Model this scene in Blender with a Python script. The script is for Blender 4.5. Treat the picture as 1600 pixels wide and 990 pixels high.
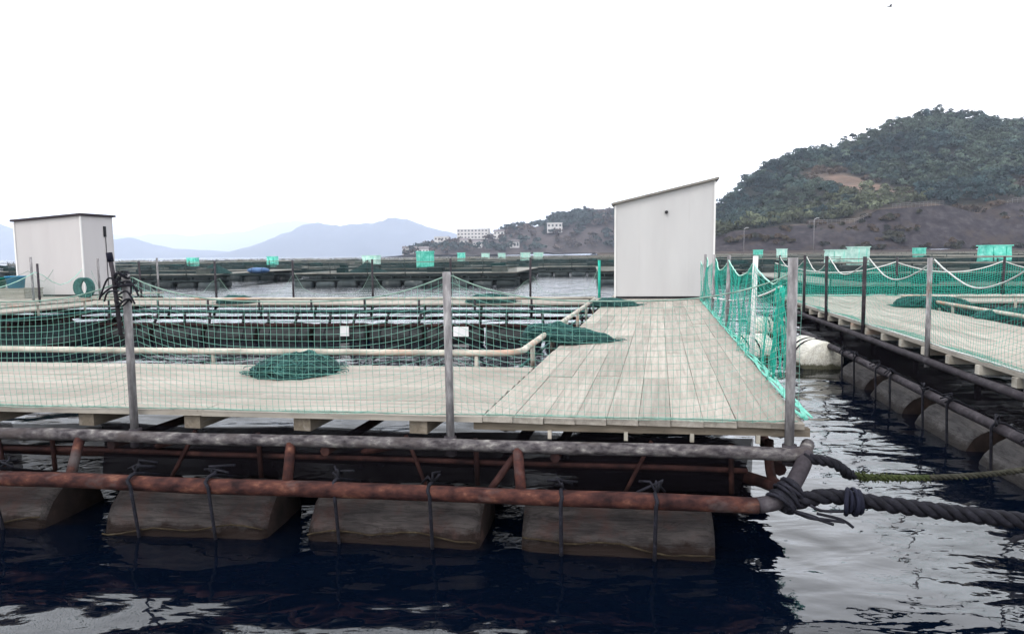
import bpy, math, random
import numpy as np
from mathutils import Vector, Matrix, noise as mnoise

random.seed(7)
RNG = np.random.default_rng(7)
R = math.radians
scene = bpy.context.scene
for o in list(bpy.data.objects):
    bpy.data.objects.remove(o)

# ------------------------------------------------------------------ camera, sky, sun, exposure
cam_d = bpy.data.cameras.new('camera')
cam_d.sensor_width = 36.0
cam_d.lens = 24.0
cam_d.clip_start = 0.05
cam_d.clip_end = 40000.0
cam = bpy.data.objects.new('camera', cam_d)
scene.collection.objects.link(cam)
cam.matrix_world = Matrix.Translation((0, 0, 1.7)) @ Matrix.Rotation(R(90 - 5.25), 4, 'X') @ Matrix.Rotation(R(-0.6), 4, 'Z')
scene.camera = cam

SUN_EL, SUN_AZ = 52.0, 215.0            # thin overcast; azimuth clockwise from +Y
world = bpy.data.worlds.new('World')
scene.world = world
world.use_nodes = True
wn, wl = world.node_tree.nodes, world.node_tree.links
wn.clear()
w_out = wn.new('ShaderNodeOutputWorld')
w_bg = wn.new('ShaderNodeBackground')
w_sky = wn.new('ShaderNodeTexSky')
w_sky.sky_type = 'NISHITA'
w_sky.sun_disc = False
w_sky.sun_elevation = R(SUN_EL)
w_sky.sun_rotation = R(SUN_AZ)
w_sky.dust_density = 6.0
w_sky.air_density = 1.0
w_mix = wn.new('ShaderNodeMix')
w_mix.data_type = 'RGBA'
w_mix.inputs[0].default_value = 0.86    # thin even cloud over the clear sky
w_mix.inputs[7].default_value = (10.2, 10.35, 10.55, 1)
wl.new(w_sky.outputs[0], w_mix.inputs[6])
wl.new(w_mix.outputs[2], w_bg.inputs[0])
w_bg.inputs[1].default_value = 0.12
wl.new(w_bg.outputs[0], w_out.inputs[0])

sun_d = bpy.data.lights.new('sun', 'SUN')
sun_d.energy = 0.7
sun_d.angle = R(25)
sun_d.color = (1.0, 0.97, 0.92)
sun = bpy.data.objects.new('sun', sun_d)
scene.collection.objects.link(sun)
sdir = Vector((math.sin(R(SUN_AZ)) * math.cos(R(SUN_EL)), math.cos(R(SUN_AZ)) * math.cos(R(SUN_EL)), math.sin(R(SUN_EL))))
sun.rotation_euler = sdir.to_track_quat('Z', 'Y').to_euler()

vs = scene.view_settings
vs.view_transform = 'Standard'
vs.look = 'None'
vs.gamma = 1.0
vs.use_curve_mapping = False
vs.exposure = 1.42
try:
    scene.cycles.volume_bounces = 1
    scene.cycles.max_bounces = 8
    scene.cycles.transparent_max_bounces = 24
    scene.cycles.use_denoising = True
except Exception:
    pass

# ------------------------------------------------------------------ materials
def new_mat(name):
    m = bpy.data.materials.new(name)
    m.use_nodes = True
    return m, m.node_tree.nodes, m.node_tree.links, m.node_tree.nodes['Principled BSDF']

def texco(n, l, kind='Object', scale=(1, 1, 1), rnd=False):
    if kind == 'World':
        t = n.new('ShaderNodeNewGeometry'); out = t.outputs['Position']
    else:
        t = n.new('ShaderNodeTexCoord'); out = t.outputs[kind]
    mp = n.new('ShaderNodeMapping')
    mp.inputs['Scale'].default_value = scale
    l.new(out, mp.inputs[0])
    if rnd:
        oi = n.new('ShaderNodeObjectInfo')
        mul = n.new('ShaderNodeMath'); mul.operation = 'MULTIPLY'; mul.inputs[1].default_value = 37.0
        l.new(oi.outputs['Random'], mul.inputs[0])
        cb = n.new('ShaderNodeCombineXYZ')
        for i in range(3): l.new(mul.outputs[0], cb.inputs[i])
        l.new(cb.outputs[0], mp.inputs['Location'])
    return mp.outputs[0]

def noise(n, l, vec, scale, detail=4, rough=0.6, dist=0.0):
    t = n.new('ShaderNodeTexNoise')
    t.inputs['Scale'].default_value = scale
    t.inputs['Detail'].default_value = detail
    t.inputs['Roughness'].default_value = rough
    t.inputs['Distortion'].default_value = dist
    if vec is not None: l.new(vec, t.inputs['Vector'])
    return t.outputs['Fac']

ALB = 0.80
def ramp(n, l, fac, stops):
    r = n.new('ShaderNodeValToRGB')
    e = r.color_ramp.elements
    while len(e) < len(stops): e.new(0.5)
    for i, (p, c) in enumerate(stops):
        e[i].position = p
        e[i].color = (c[0] * ALB, c[1] * ALB, c[2] * ALB, 1) if not isinstance(c, (int, float)) else (c, c, c, 1)
    l.new(fac, r.inputs[0])
    return r.outputs[0]

def mix(n, l, fac, a, b, mode='MIX'):
    m = n.new('ShaderNodeMix'); m.data_type = 'RGBA'; m.blend_type = mode
    for sock, val in ((m.inputs[0], fac), (m.inputs[6], a), (m.inputs[7], b)):
        if hasattr(val, 'links'): l.new(val, sock)
        elif isinstance(val, (int, float)): sock.default_value = val
        else: sock.default_value = (val[0] * ALB, val[1] * ALB, val[2] * ALB, 1)
    return m.outputs[2]

def bump(n, l, h, strength, dist, normal=None):
    b = n.new('ShaderNodeBump')
    b.inputs['Strength'].default_value = strength
    b.inputs['Distance'].default_value = dist
    l.new(h, b.inputs['Height'])
    if normal is not None: l.new(normal, b.inputs['Normal'])
    return b.outputs[0]

def speckled(name, stops, scale=8, rough=0.8, co='Object', sc=(1, 1, 1), rnd=True, vary=0.15, bmp=0.3, bdist=0.004, metal=0.0, detail=6, spec=0.10, dist=0.0, second=None):
    """colour ramp over noise, tone varied per object, fine relief"""
    m, n, l, p = new_mat(name)
    v = texco(n, l, co, sc, rnd)
    f = noise(n, l, v, scale, detail, 0.62, dist)
    c = ramp(n, l, f, stops)
    if second:                                         # (scale, threshold, colour): patches of another colour
        s2, th, col = second
        f2 = noise(n, l, v, s2, 5, 0.65)
        c = mix(n, l, ramp(n, l, f2, [(th - 0.06, 0.0), (th + 0.06, 1.0)]), c, col)
    if vary:
        oi = n.new('ShaderNodeObjectInfo')
        mr = n.new('ShaderNodeMapRange')
        mr.inputs[3].default_value = 1 - vary; mr.inputs[4].default_value = 1 + vary
        l.new(oi.outputs['Random'], mr.inputs[0])
        hs = n.new('ShaderNodeHueSaturation')
        l.new(mr.outputs[0], hs.inputs['Value']); l.new(c, hs.inputs['Color'])
        c = hs.outputs[0]
    l.new(c, p.inputs['Base Color'])
    p.inputs['Roughness'].default_value = rough
    p.inputs['Metallic'].default_value = metal
    p.inputs['Specular IOR Level'].default_value = spec
    if bmp:
        f3 = noise(n, l, v, scale * 2.3, 6, 0.7)
        l.new(bump(n, l, f3, bmp, bdist), p.inputs['Normal'])
    return m

M = {}
# weathered deck boards, grain along local x
def mat_plank(name, lo, mid, hi, green=0.25):
    m, n, l, p = new_mat(name)
    v = texco(n, l, 'Object', (1.2, 26, 26), True)
    g = noise(n, l, v, 1.0, 7, 0.7, 0.4)
    c = ramp(n, l, g, [(0.25, lo), (0.52, mid), (0.78, hi)])
    v2 = texco(n, l, 'World', (1, 1, 1))
    b = noise(n, l, v2, 1.7, 5, 0.65)
    c = mix(n, l, ramp(n, l, b, [(0.42, 0.0), (0.75, green)]), c, (0.15, 0.19, 0.155))
    d = noise(n, l, v2, 5.5, 6, 0.75)
    c = mix(n, l, ramp(n, l, d, [(0.54, 0.0), (0.74, 0.42)]), c, (0.125, 0.105, 0.086))
    e_ = noise(n, l, texco(n, l, 'Object', (0.7, 3.5, 3.5), True), 2.0, 6, 0.7, 0.8)
    c = mix(n, l, ramp(n, l, e_, [(0.55, 0.0), (0.72, 0.45)]), c, (0.42, 0.40, 0.37))
    w_ = noise(n, l, v2, 0.9, 5, 0.6, 0.5)
    c = mix(n, l, ramp(n, l, w_, [(0.48, 0.0), (0.66, 0.30)]), c, (0.16, 0.135, 0.11))
    q_ = noise(n, l, v2, 21.0, 3, 0.5)
    c = mix(n, l, ramp(n, l, q_, [(0.70, 0.0), (0.74, 0.55)]), c, (0.10, 0.085, 0.07))
    oi = n.new('ShaderNodeObjectInfo')
    mr = n.new('ShaderNodeMapRange'); mr.inputs[3].default_value = 0.82; mr.inputs[4].default_value = 1.10
    l.new(oi.outputs['Random'], mr.inputs[0])
    hs = n.new('ShaderNodeHueSaturation'); l.new(mr.outputs[0], hs.inputs['Value']); l.new(c, hs.inputs['Color'])
    l.new(hs.outputs[0], p.inputs['Base Color'])
    p.inputs['Roughness'].default_value = 0.9
    p.inputs['Specular IOR Level'].default_value = 0.12
    l.new(bump(n, l, g, 0.5, 0.004), p.inputs['Normal'])
    return m
M['plank'] = mat_plank('deck_plank', (0.19, 0.17, 0.147), (0.30, 0.272, 0.238), (0.40, 0.372, 0.335), 0.18)
M['joist'] = mat_plank('joist_timber', (0.085, 0.07, 0.052), (0.15, 0.125, 0.098), (0.22, 0.19, 0.15), 0.1)
M['wetwood'] = mat_plank('dark_wet_timber', (0.012, 0.010, 0.010), (0.028, 0.022, 0.021), (0.05, 0.042, 0.04), 0.05)
M['galv'] = speckled('weathered_galvanised_pipe', [(0.36, (0.02, 0.017, 0.02)), (0.48, (0.062, 0.056, 0.06)), (0.59, (0.11, 0.102, 0.102)), (0.72, (0.27, 0.26, 0.245))], 24, 0.8, sc=(0.55, 1, 1), bmp=0.8, bdist=0.008, second=(5.0, 0.56, (0.05, 0.042, 0.042)))
M['post'] = speckled('post_galvanised', [(0.3, (0.085, 0.08, 0.085)), (0.5, (0.17, 0.163, 0.168)), (0.72, (0.36, 0.35, 0.355))], 22, 0.55, sc=(1, 1, 0.3), bmp=0.3, bdist=0.002, second=(5, 0.66, (0.09, 0.05, 0.035)))
M['postwhite'] = speckled('post_white_painted', [(0.3, (0.45, 0.44, 0.43)), (0.6, (0.62, 0.61, 0.6))], 18, 0.6)
M['rust'] = speckled('rusty_pipe', [(0.32, (0.010, 0.005, 0.006)), (0.47, (0.034, 0.014, 0.013)), (0.60, (0.068, 0.026, 0.020)), (0.76, (0.17, 0.082, 0.055))], 17, 0.85, sc=(0.6, 1, 1), bmp=0.6, bdist=0.006, second=(3.2, 0.60, (0.075, 0.062, 0.062)))
M['rustdark'] = speckled('dark_rusty_pipe', [(0.3, (0.008, 0.005, 0.006)), (0.55, (0.030, 0.013, 0.012)), (0.8, (0.075, 0.036, 0.03))], 9, 0.85, bmp=0.5, bdist=0.005)
M['rail'] = speckled('pale_rail_pipe', [(0.3, (0.17, 0.15, 0.125)), (0.5, (0.31, 0.29, 0.25)), (0.72, (0.45, 0.42, 0.37))], 7, 0.7, sc=(0.4, 1, 1), second=(1.6, 0.60, (0.34, 0.19, 0.13)))
M['darkpipe'] = speckled('dark_grey_pipe', [(0.3, (0.014, 0.012, 0.015)), (0.55, (0.038, 0.033, 0.039)), (0.8, (0.09, 0.082, 0.09))], 12, 0.75, bmp=0.4)
M['farwood'] = speckled('far_walkway_boards', [(0.3, (0.13, 0.13, 0.12)), (0.6, (0.2, 0.195, 0.175))], 3, 0.9, bmp=0)
M['fardark'] = speckled('far_frame_steel', [(0.3, (0.014, 0.022, 0.024)), (0.6, (0.035, 0.045, 0.046)), (0.8, (0.08, 0.09, 0.088))], 2.5, 0.85, bmp=0)

# float covers: grey sheet with red primer stains on top, weed at the water line
def mat_float(name, base, hi, stain, weed):
    m, n, l, p = new_mat(name)
    v = texco(n, l, 'Object', (1, 1, 1), True)
    f = noise(n, l, texco(n, l, 'Object', (1.0, 3.5, 3.5), True), 3.2, 6, 0.65, 0.6)
    c = ramp(n, l, f, [(0.3, base), (0.55, [0.5 * (a + b) for a, b in zip(base, hi)]), (0.78, hi)])
    cr = noise(n, l, texco(n, l, 'Object', (1.1, 13, 13), True), 1.6, 5, 0.6, 1.2)
    c = mix(n, l, ramp(n, l, cr, [(0.44, 0.0), (0.485, 0.45), (0.50, 0.45), (0.54, 0.0)]), c, [k * 0.22 for k in base])
    f2 = noise(n, l, v, 4.0, 6, 0.7)
    c = mix(n, l, ramp(n, l, f2, [(0.50, 0.0), (0.68, 0.75)]), c, stain)
    geo = n.new('ShaderNodeNewGeometry'); sep = n.new('ShaderNodeSeparateXYZ'); l.new(geo.outputs['Position'], sep.inputs[0])
    f3 = noise(n, l, v, 9.0, 6, 0.7)
    add = n.new('ShaderNodeMath'); add.operation = 'MULTIPLY_ADD'; add.inputs[1].default_value = 0.21; l.new(f3, add.inputs[0])
    neg = n.new('ShaderNodeMath'); neg.operation = 'MULTIPLY'; neg.inputs[1].default_value = -1.0; l.new(sep.outputs[2], neg.inputs[0])
    l.new(neg.outputs[0], add.inputs[2])
    c = mix(n, l, ramp(n, l, add.outputs[0], [(0.015, 0.0), (0.055, 1.0)]), c, weed)
    l.new(c, p.inputs['Base Color'])
    p.inputs['Roughness'].default_value = 0.75
    p.inputs['Specular IOR Level'].default_value = 0.12
    l.new(bump(n, l, cr, 0.6, 0.02, bump(n, l, f, 0.9, 0.02)), p.inputs['Normal'])
    return m
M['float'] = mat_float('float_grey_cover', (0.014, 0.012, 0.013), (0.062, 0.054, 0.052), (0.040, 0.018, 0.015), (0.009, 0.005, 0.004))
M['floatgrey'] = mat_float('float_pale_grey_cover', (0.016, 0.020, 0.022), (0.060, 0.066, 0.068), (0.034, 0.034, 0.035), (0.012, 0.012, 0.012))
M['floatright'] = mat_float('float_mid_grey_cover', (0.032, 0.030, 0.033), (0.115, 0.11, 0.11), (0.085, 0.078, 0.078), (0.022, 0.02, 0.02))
M['floatendshade'] = speckled('float_end_shade', [(0.3, (0.006, 0.005, 0.005)), (0.6, (0.018, 0.012, 0.011)), (0.8, (0.045, 0.028, 0.024))], 8, 0.9, bmp=0.4)  # end faces of the drums: their shade is painted in as a dark colour
M['floatwhite'] = mat_float('float_white_foam', (0.50, 0.49, 0.44), (0.66, 0.65, 0.60), (0.52, 0.50, 0.42), (0.10, 0.10, 0.07))
M['floatfar'] = speckled('far_float_cover', [(0.3, (0.012, 0.018, 0.021)), (0.6, (0.04, 0.048, 0.05)), (0.8, (0.2, 0.2, 0.19))], 1.5, 0.8, bmp=0, vary=0.5)

def mat_net(name, col, hi):
    return speckled(name, [(0.35, col), (0.7, hi)], 9, 0.7, rnd=False, vary=0, bmp=0)
M['weed'] = speckled('sea_growth', [(0.3, (0.012, 0.009, 0.007)), (0.55, (0.032, 0.024, 0.015)), (0.75, (0.08, 0.066, 0.042))], 14, 0.9, bmp=0)
M['net'] = mat_net('green_net_twine', (0.13, 0.31, 0.25), (0.22, 0.43, 0.36))
M['netbright'] = mat_net('bright_teal_net_twine', (0.010, 0.27, 0.20), (0.035, 0.40, 0.31))
M['netpale'] = mat_net('faded_teal_twine', (0.08, 0.36, 0.28), (0.22, 0.50, 0.42))
M['netdark'] = mat_net('dark_green_net_twine', (0.016, 0.055, 0.055), (0.045, 0.14, 0.125))
M['netpile'] = speckled('dark_net_bundle', [(0.3, (0.006, 0.016, 0.018)), (0.55, (0.018, 0.048, 0.048)), (0.8, (0.04, 0.10, 0.09))], 14, 0.9, sc=(0.6, 1.5, 2.5), bmp=1.0, bdist=0.02)
M['ropewhite'] = speckled('white_rope', [(0.3, (0.4, 0.42, 0.4)), (0.7, (0.6, 0.62, 0.6))], 30, 0.9, bmp=0)
M['ropeteal'] = speckled('pale_teal_rope', [(0.3, (0.16, 0.42, 0.34)), (0.7, (0.42, 0.60, 0.52))], 12, 0.9, bmp=0)
M['ropegrey'] = speckled('grey_green_rope', [(0.3, (0.10, 0.17, 0.14)), (0.7, (0.26, 0.36, 0.31))], 12, 0.9, bmp=0)
M['ropedark'] = speckled('dark_wet_rope', [(0.3, (0.004, 0.004, 0.006)), (0.6, (0.013, 0.013, 0.019)), (0.8, (0.038, 0.038, 0.05))], 30, 0.75, bmp=0.5, bdist=0.004)
M['ropeblue'] = speckled('dark_blue_rope', [(0.3, (0.004, 0.0045, 0.009)), (0.7, (0.011, 0.012, 0.024))], 30, 0.8, bmp=0.3)
M['ropedull'] = speckled('dull_brown_rope', [(0.3, (0.012, 0.012, 0.009)), (0.6, (0.035, 0.034, 0.026)), (0.8, (0.09, 0.088, 0.072))], 25, 0.95, bmp=0.6, bdist=0.005)
M['ropealgae'] = speckled('algae_rope', [(0.3, (0.014, 0.018, 0.008)), (0.55, (0.032, 0.042, 0.014)), (0.75, (0.085, 0.088, 0.06))], 25, 0.95, bmp=0.8, bdist=0.006)
M['hut'] = speckled('hut_white_panel', [(0.3, (0.41, 0.405, 0.405)), (0.7, (0.455, 0.45, 0.45))], 1.3, 0.55, sc=(1.5, 1.5, 0.3), rnd=False, vary=0, bmp=0.05, bdist=0.002)
M['hutpale'] = speckled('hut_cream_panel', [(0.3, (0.43, 0.41, 0.41)), (0.7, (0.47, 0.45, 0.45))], 1.3, 0.6, sc=(1.5, 1.5, 0.3), rnd=False, vary=0, bmp=0.05, bdist=0.002)
M['trim'] = speckled('hut_edge_trim', [(0.3, (0.62, 0.61, 0.60)), (0.7, (0.68, 0.67, 0.66))], 3, 0.5, bmp=0)
M['roof'] = speckled('hut_roof_sheet', [(0.3, (0.13, 0.12, 0.11)), (0.7, (0.21, 0.20, 0.18))], 5, 0.7, bmp=0)
M['roofdark'] = speckled('hut_dark_roof_sheet', [(0.3, (0.022, 0.018, 0.022)), (0.7, (0.05, 0.04, 0.045))], 5, 0.7, bmp=0)
M['black'] = speckled('black_fitting', [(0.3, (0.01, 0.01, 0.012)), (0.7, (0.03, 0.03, 0.032))], 9, 0.6, bmp=0)
M['mint'] = speckled('mint_mesh_cover', [(0.3, (0.05, 0.36, 0.28)), (0.50, (0.13, 0.55, 0.44)), (0.7, (0.30, 0.68, 0.59))], 3.6, 0.8, vary=0.2, bmp=0.2)
M['mintpale'] = speckled('pale_mint_cover', [(0.3, (0.25, 0.48, 0.41)), (0.65, (0.48, 0.66, 0.60))], 4, 0.8, vary=0.2, bmp=0.2)
M['blue'] = speckled('blue_plastic', [(0.3, (0.008, 0.12, 0.24)), (0.7, (0.015, 0.17, 0.31))], 3, 0.45, bmp=0)
M['bluetarp'] = speckled('blue_tarpaulin', [(0.3, (0.04, 0.09, 0.20)), (0.7, (0.09, 0.16, 0.30))], 3, 0.6, bmp=0.5, bdist=0.02)
M['greentub'] = speckled('green_plastic', [(0.3, (0.005, 0.14, 0.11)), (0.7, (0.01, 0.2, 0.15))], 3, 0.45, bmp=0)
M['whiteplastic'] = speckled('white_plastic', [(0.3, (0.55, 0.54, 0.55)), (0.7, (0.66, 0.65, 0.66))], 4, 0.5, bmp=0)
M['building'] = speckled('building_white_wall', [(0.3, (0.50, 0.48, 0.47)), (0.7, (0.60, 0.58, 0.57))], 0.3, 0.8, bmp=0, vary=0.12)
M['glassdark'] = speckled('building_window', [(0.3, (0.06, 0.065, 0.075)), (0.7, (0.12, 0.125, 0.13))], 0.5, 0.25, bmp=0, vary=0.2)
M['bird'] = speckled('bird_feathers', [(0.3, (0.02, 0.02, 0.02)), (0.7, (0.06, 0.055, 0.05))], 6, 0.8, bmp=0)
M['rooftile'] = speckled('building_roof', [(0.3, (0.09, 0.085, 0.09)), (0.7, (0.16, 0.14, 0.14))], 0.6, 0.8, bmp=0, vary=0.3)

# thin net seen from afar: too fine to tell the strands apart
def mat_netsheet(name, col, cover):
    m, n, l, p = new_mat(name)
    out = [x for x in n if x.type == 'OUTPUT_MATERIAL'][0]
    p.inputs['Base Color'].default_value = (*[c * ALB for c in col], 1); p.inputs['Roughness'].default_value = 0.95
    p.inputs['Specular IOR Level'].default_value = 0.0
    tr = n.new('ShaderNodeBsdfTransparent'); ms = n.new('ShaderNodeMixShader')
    v = texco(n, l, 'Object')
    f = noise(n, l, v, 1.1, 4, 0.6)
    c = ramp(n, l, f, [(0.3, cover * 0.6), (0.7, min(1.0, cover * 1.35))])
    l.new(c, ms.inputs[0]); l.new(tr.outputs[0], ms.inputs[1]); l.new(p.outputs[0], ms.inputs[2])
    l.new(ms.outputs[0], out.inputs[0])
    return m
M['sheet_teal'] = mat_netsheet('far_teal_net', (0.015, 0.30, 0.22), 0.62)
M['sheet_dark'] = mat_netsheet('far_dark_net', (0.026, 0.046, 0.048), 0.5)
M['sheet_pale'] = mat_netsheet('far_pale_net', (0.30, 0.46, 0.41), 0.07)
M['sheet_shade'] = mat_netsheet('under_deck_shade', (0.007, 0.006, 0.008), 0.97)  # near-black sheet that stands in for the shade under the decks

def mat_attr(name, rough=0.9, sc=0.3, amt=0.35, attr='Col', bmp=0.0):
    m, n, l, p = new_mat(name)
    a = n.new('ShaderNodeVertexColor'); a.layer_name = attr
    v = texco(n, l, 'World')
    f = noise(n, l, v, sc, 6, 0.65)
    g = ramp(n, l, f, [(0.3, 1 - amt), (0.7, 1 + amt * 0.6)])
    l.new(mix(n, l, 1.0, a.outputs[0], g, 'MULTIPLY'), p.inputs['Base Color'])
    p.inputs['Roughness'].default_value = rough
    p.inputs['Specular IOR Level'].default_value = 0.15
    if bmp: l.new(bump(n, l, f, 1.0, bmp), p.inputs['Normal'])
    return m
M['terrain'] = mat_attr('hillside_ground', sc=0.25, bmp=1.0)
M['leaf'] = mat_attr('woodland_leaves', sc=0.4, amt=0.3)
M['slope'] = speckled('sprayed_concrete_slope', [(0.3, (0.013, 0.011, 0.014)), (0.50, (0.028, 0.024, 0.028)), (0.72, (0.058, 0.050, 0.052))], 0.35, 0.95, co='World', rnd=False, vary=0, bmp=0.6, bdist=0.3, second=(0.13, 0.60, (0.042, 0.033, 0.030)))
M['shore'] = speckled('dry_shore_bank', [(0.3, (0.020, 0.017, 0.017)), (0.55, (0.042, 0.032, 0.028)), (0.75, (0.09, 0.062, 0.045))], 0.15, 0.95, co='World', rnd=False, vary=0, bmp=0)
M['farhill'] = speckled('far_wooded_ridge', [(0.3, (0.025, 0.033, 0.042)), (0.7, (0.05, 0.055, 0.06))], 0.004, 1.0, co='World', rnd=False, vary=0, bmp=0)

# sea
def mat_water():
    m, n, l, p = new_mat('sea_water')
    v1 = texco(n, l, 'World', (1.0, 1.35, 1))
    v2 = texco(n, l, 'World', (0.8, 1.7, 1))
    a = noise(n, l, v1, 0.75, 2.0, 0.45, 0.5)
    b = noise(n, l, v2, 2.4, 2.5, 0.5, 0.4)
    c = noise(n, l, v1, 9.0, 2.5, 0.5, 0.2)
    # wind patches: some water smooth, some rippled
    w = ramp(n, l, noise(n, l, v1, 0.16, 2, 0.5), [(0.40, 0.15), (0.62, 1.0)])
    geo = n.new('ShaderNodeNewGeometry'); sp = n.new('ShaderNodeSeparateXYZ'); l.new(geo.outputs['Position'], sp.inputs[0])
    mr = n.new('ShaderNodeMapRange'); mr.inputs[1].default_value = 13.0; mr.inputs[2].default_value = 22.0; mr.inputs[4].default_value = 2.5
    l.new(sp.outputs[1], mr.inputs[0])                 # open water beyond the rafts is wind-rippled, water in their lee is not
    wa = n.new('ShaderNodeMath'); wa.operation = 'ADD'; l.new(w, wa.inputs[0]); l.new(mr.outputs[0], wa.inputs[1])
    cw = n.new('ShaderNodeMath'); cw.operation = 'MULTIPLY'; l.new(c, cw.inputs[0]); l.new(wa.outputs[0], cw.inputs[1])
    nb = bump(n, l, a, 1.0, 0.10)
    nb = bump(n, l, b, 1.0, 0.019, nb)
    nb = bump(n, l, cw.outputs[0], 1.0, 0.004, nb)
    l.new(nb, p.inputs['Normal'])
    p.inputs['Base Color'].default_value = (0.0004, 0.0015, 0.0046, 1)
    p.inputs['Roughness'].default_value = 0.02
    p.inputs['IOR'].default_value = 1.45
    return m
M['water'] = mat_water()

# ------------------------------------------------------------------ mesh helpers
COL = scene.collection
WLOC = {}

def tag(o, label=None, cat=None, group=None, kind=None):
    if label: o['label'] = label
    if cat: o['category'] = cat
    if group: o['group'] = group
    if kind: o['kind'] = kind
    return o

def thing(name, label, cat, loc, group=None, rz=0.0):
    o = bpy.data.objects.new(name, None)
    o.empty_display_size = 0.2
    o.location = loc
    o.rotation_euler.z = rz
    COL.objects.link(o)
    WLOC[o.name] = Vector(loc)
    return tag(o, label, cat, group)

def link_mesh(name, me, parent=None, loc=(0, 0, 0), rot=(0, 0, 0)):
    o = bpy.data.objects.new(name, me)
    COL.objects.link(o)
    o.parent = parent
    o.location = loc
    o.rotation_euler = rot
    return o

def copy_tree(o, parent=None):
    c = o.copy()
    COL.objects.link(c)
    c.parent = parent
    for ch in list(o.children):
        copy_tree(ch, c)
    return c

def np_mesh(name, V, Fq, mat, smooth=False, tri=False):
    V = np.asarray(V, dtype=np.float32).reshape(-1, 3)
    Fq = np.asarray(Fq, dtype=np.int32)
    k = Fq.shape[1]
    me = bpy.data.meshes.new(name)
    me.vertices.add(len(V)); me.vertices.foreach_set('co', V.ravel())
    me.loops.add(Fq.size); me.loops.foreach_set('vertex_index', Fq.ravel())
    me.polygons.add(len(Fq))
    me.polygons.foreach_set('loop_start', np.arange(0, Fq.size, k, dtype=np.int32))
    me.polygons.foreach_set('loop_total', np.full(len(Fq), k, dtype=np.int32))
    if smooth: me.polygons.foreach_set('use_smooth', np.ones(len(Fq), dtype=bool))
    me.update(calc_edges=True)
    me.materials.append(mat)
    return me

class MB:
    def __init__(self): self.v = []; self.f = []; self.sm = []
    def add(self, vs, fs, smooth=False):
        o = len(self.v); self.v += [Vector(p) for p in vs]
        for f in fs: self.f.append([i + o for i in f]); self.sm.append(smooth)
        return self
    def box(self, c, size, ax=None, bev=0.0):
        """box centred at c; ax = (x axis, y axis) unit vectors"""
        X, Y = (Vector((1, 0, 0)), Vector((0, 1, 0))) if ax is None else (Vector(ax[0]), Vector(ax[1]))
        Z = X.cross(Y); c = Vector(c); hx, hy, hz = [s / 2 for s in size]
        if bev <= 0:
            P = [c + X * sx * hx + Y * sy * hy + Z * sz * hz for sz in (-1, 1) for sx, sy in ((-1, -1), (1, -1), (1, 1), (-1, 1))]
            return self.add(P, [(3, 2, 1, 0), (4, 5, 6, 7), (0, 1, 5, 4), (1, 2, 6, 5), (2, 3, 7, 6), (3, 0, 4, 7)])
        P = []
        for zz, ins in ((-hz, 0), (hz - bev, 0), (hz, bev)):
            P += [c + X * sx * (hx - ins) + Y * sy * (hy - ins) + Z * zz for sx, sy in ((-1, -1), (1, -1), (1, 1), (-1, 1))]
        F = [(3, 2, 1, 0), (8, 9, 10, 11)]
        for r in (0, 4):
            for i in range(4):
                j = (i + 1) % 4
                F.append((r + i, r + j, r + 4 + j, r + 4 + i))
        return self.add(P, F)
    def tube(self, pts, rad, n=10, caps=True, closed=False):
        pts = [Vector(p) for p in pts]; m = len(pts)
        rads = rad if isinstance(rad, (list, tuple)) else [rad] * m
        vs = []; prev = None
        for i, p in enumerate(pts):
            if closed: t = pts[(i + 1) % m] - pts[i - 1]
            else: t = pts[min(i + 1, m - 1)] - pts[max(i - 1, 0)]
            t = t.normalized() if t.length > 1e-9 else Vector((0, 0, 1))
            if prev is None:
                a = Vector((0, 0, 1)) if abs(t.z) < 0.9 else Vector((1, 0, 0))
                a = (a - t * a.dot(t)).normalized()
            else:
                a = prev - t * prev.dot(t)
                a = a.normalized() if a.length > 1e-6 else t.orthogonal().normalized()
            prev = a; b = t.cross(a)
            for k in range(n):
                q = 2 * math.pi * k / n
                vs.append(p + (a * math.cos(q) + b * math.sin(q)) * rads[i])
        fs = []
        for i in range(m if closed else m - 1):
            for k in range(n):
                k2 = (k + 1) % n; i2 = (i + 1) % m
                fs.append((i * n + k, i * n + k2, i2 * n + k2, i2 * n + k))
        o = len(self.v)
        self.add(vs, fs, True)
        if caps and not closed:
            self.f.append([o + k for k in range(n)][::-1]); self.sm.append(False)
            self.f.append([o + (m - 1) * n + k for k in range(n)]); self.sm.append(False)
        return self
    def build(self, name, mat, parent=None, local=False):
        off = Vector((0, 0, 0))
        if parent is not None and not local: off = wloc(parent)
        me = bpy.data.meshes.new(name)
        me.from_pydata([p - off for p in self.v], [], self.f)
        me.polygons.foreach_set('use_smooth', self.sm)
        me.materials.append(mat); me.update()
        o = link_mesh(name, me, parent)
        return o

def wloc(o):
    p = Vector((0, 0, 0))
    while o is not None:
        p += Vector(o.location); o = o.parent
    return p

def base_thing_mesh(name, mb, mat, label, cat, group=None):
    """single-mesh thing: origin moved to its base centre"""
    xs = [p.x for p in mb.v]; ys = [p.y for p in mb.v]; z = min(p.z for p in mb.v)
    c = Vector(((min(xs) + max(xs)) / 2, (min(ys) + max(ys)) / 2, z))
    me = bpy.data.meshes.new(name)
    me.from_pydata([p - c for p in mb.v], [], mb.f)
    me.polygons.foreach_set('use_smooth', mb.sm)
    me.materials.append(mat); me.update()
    o = link_mesh(name, me, None, c)
    return tag(o, label, cat, group)

def hull2(pts):
    pts = sorted(set((round(a, 5), round(b, 5)) for a, b in pts))
    def half(ps):
        h = []
        for p in ps:
            while len(h) >= 2 and (h[-1][0]-h[-2][0])*(p[1]-h[-2][1]) - (h[-1][1]-h[-2][1])*(p[0]-h[-2][0]) <= 0: h.pop()
            h.append(p)
        return h
    return half(pts)[:-1] + half(pts[::-1])[:-1]

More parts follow.
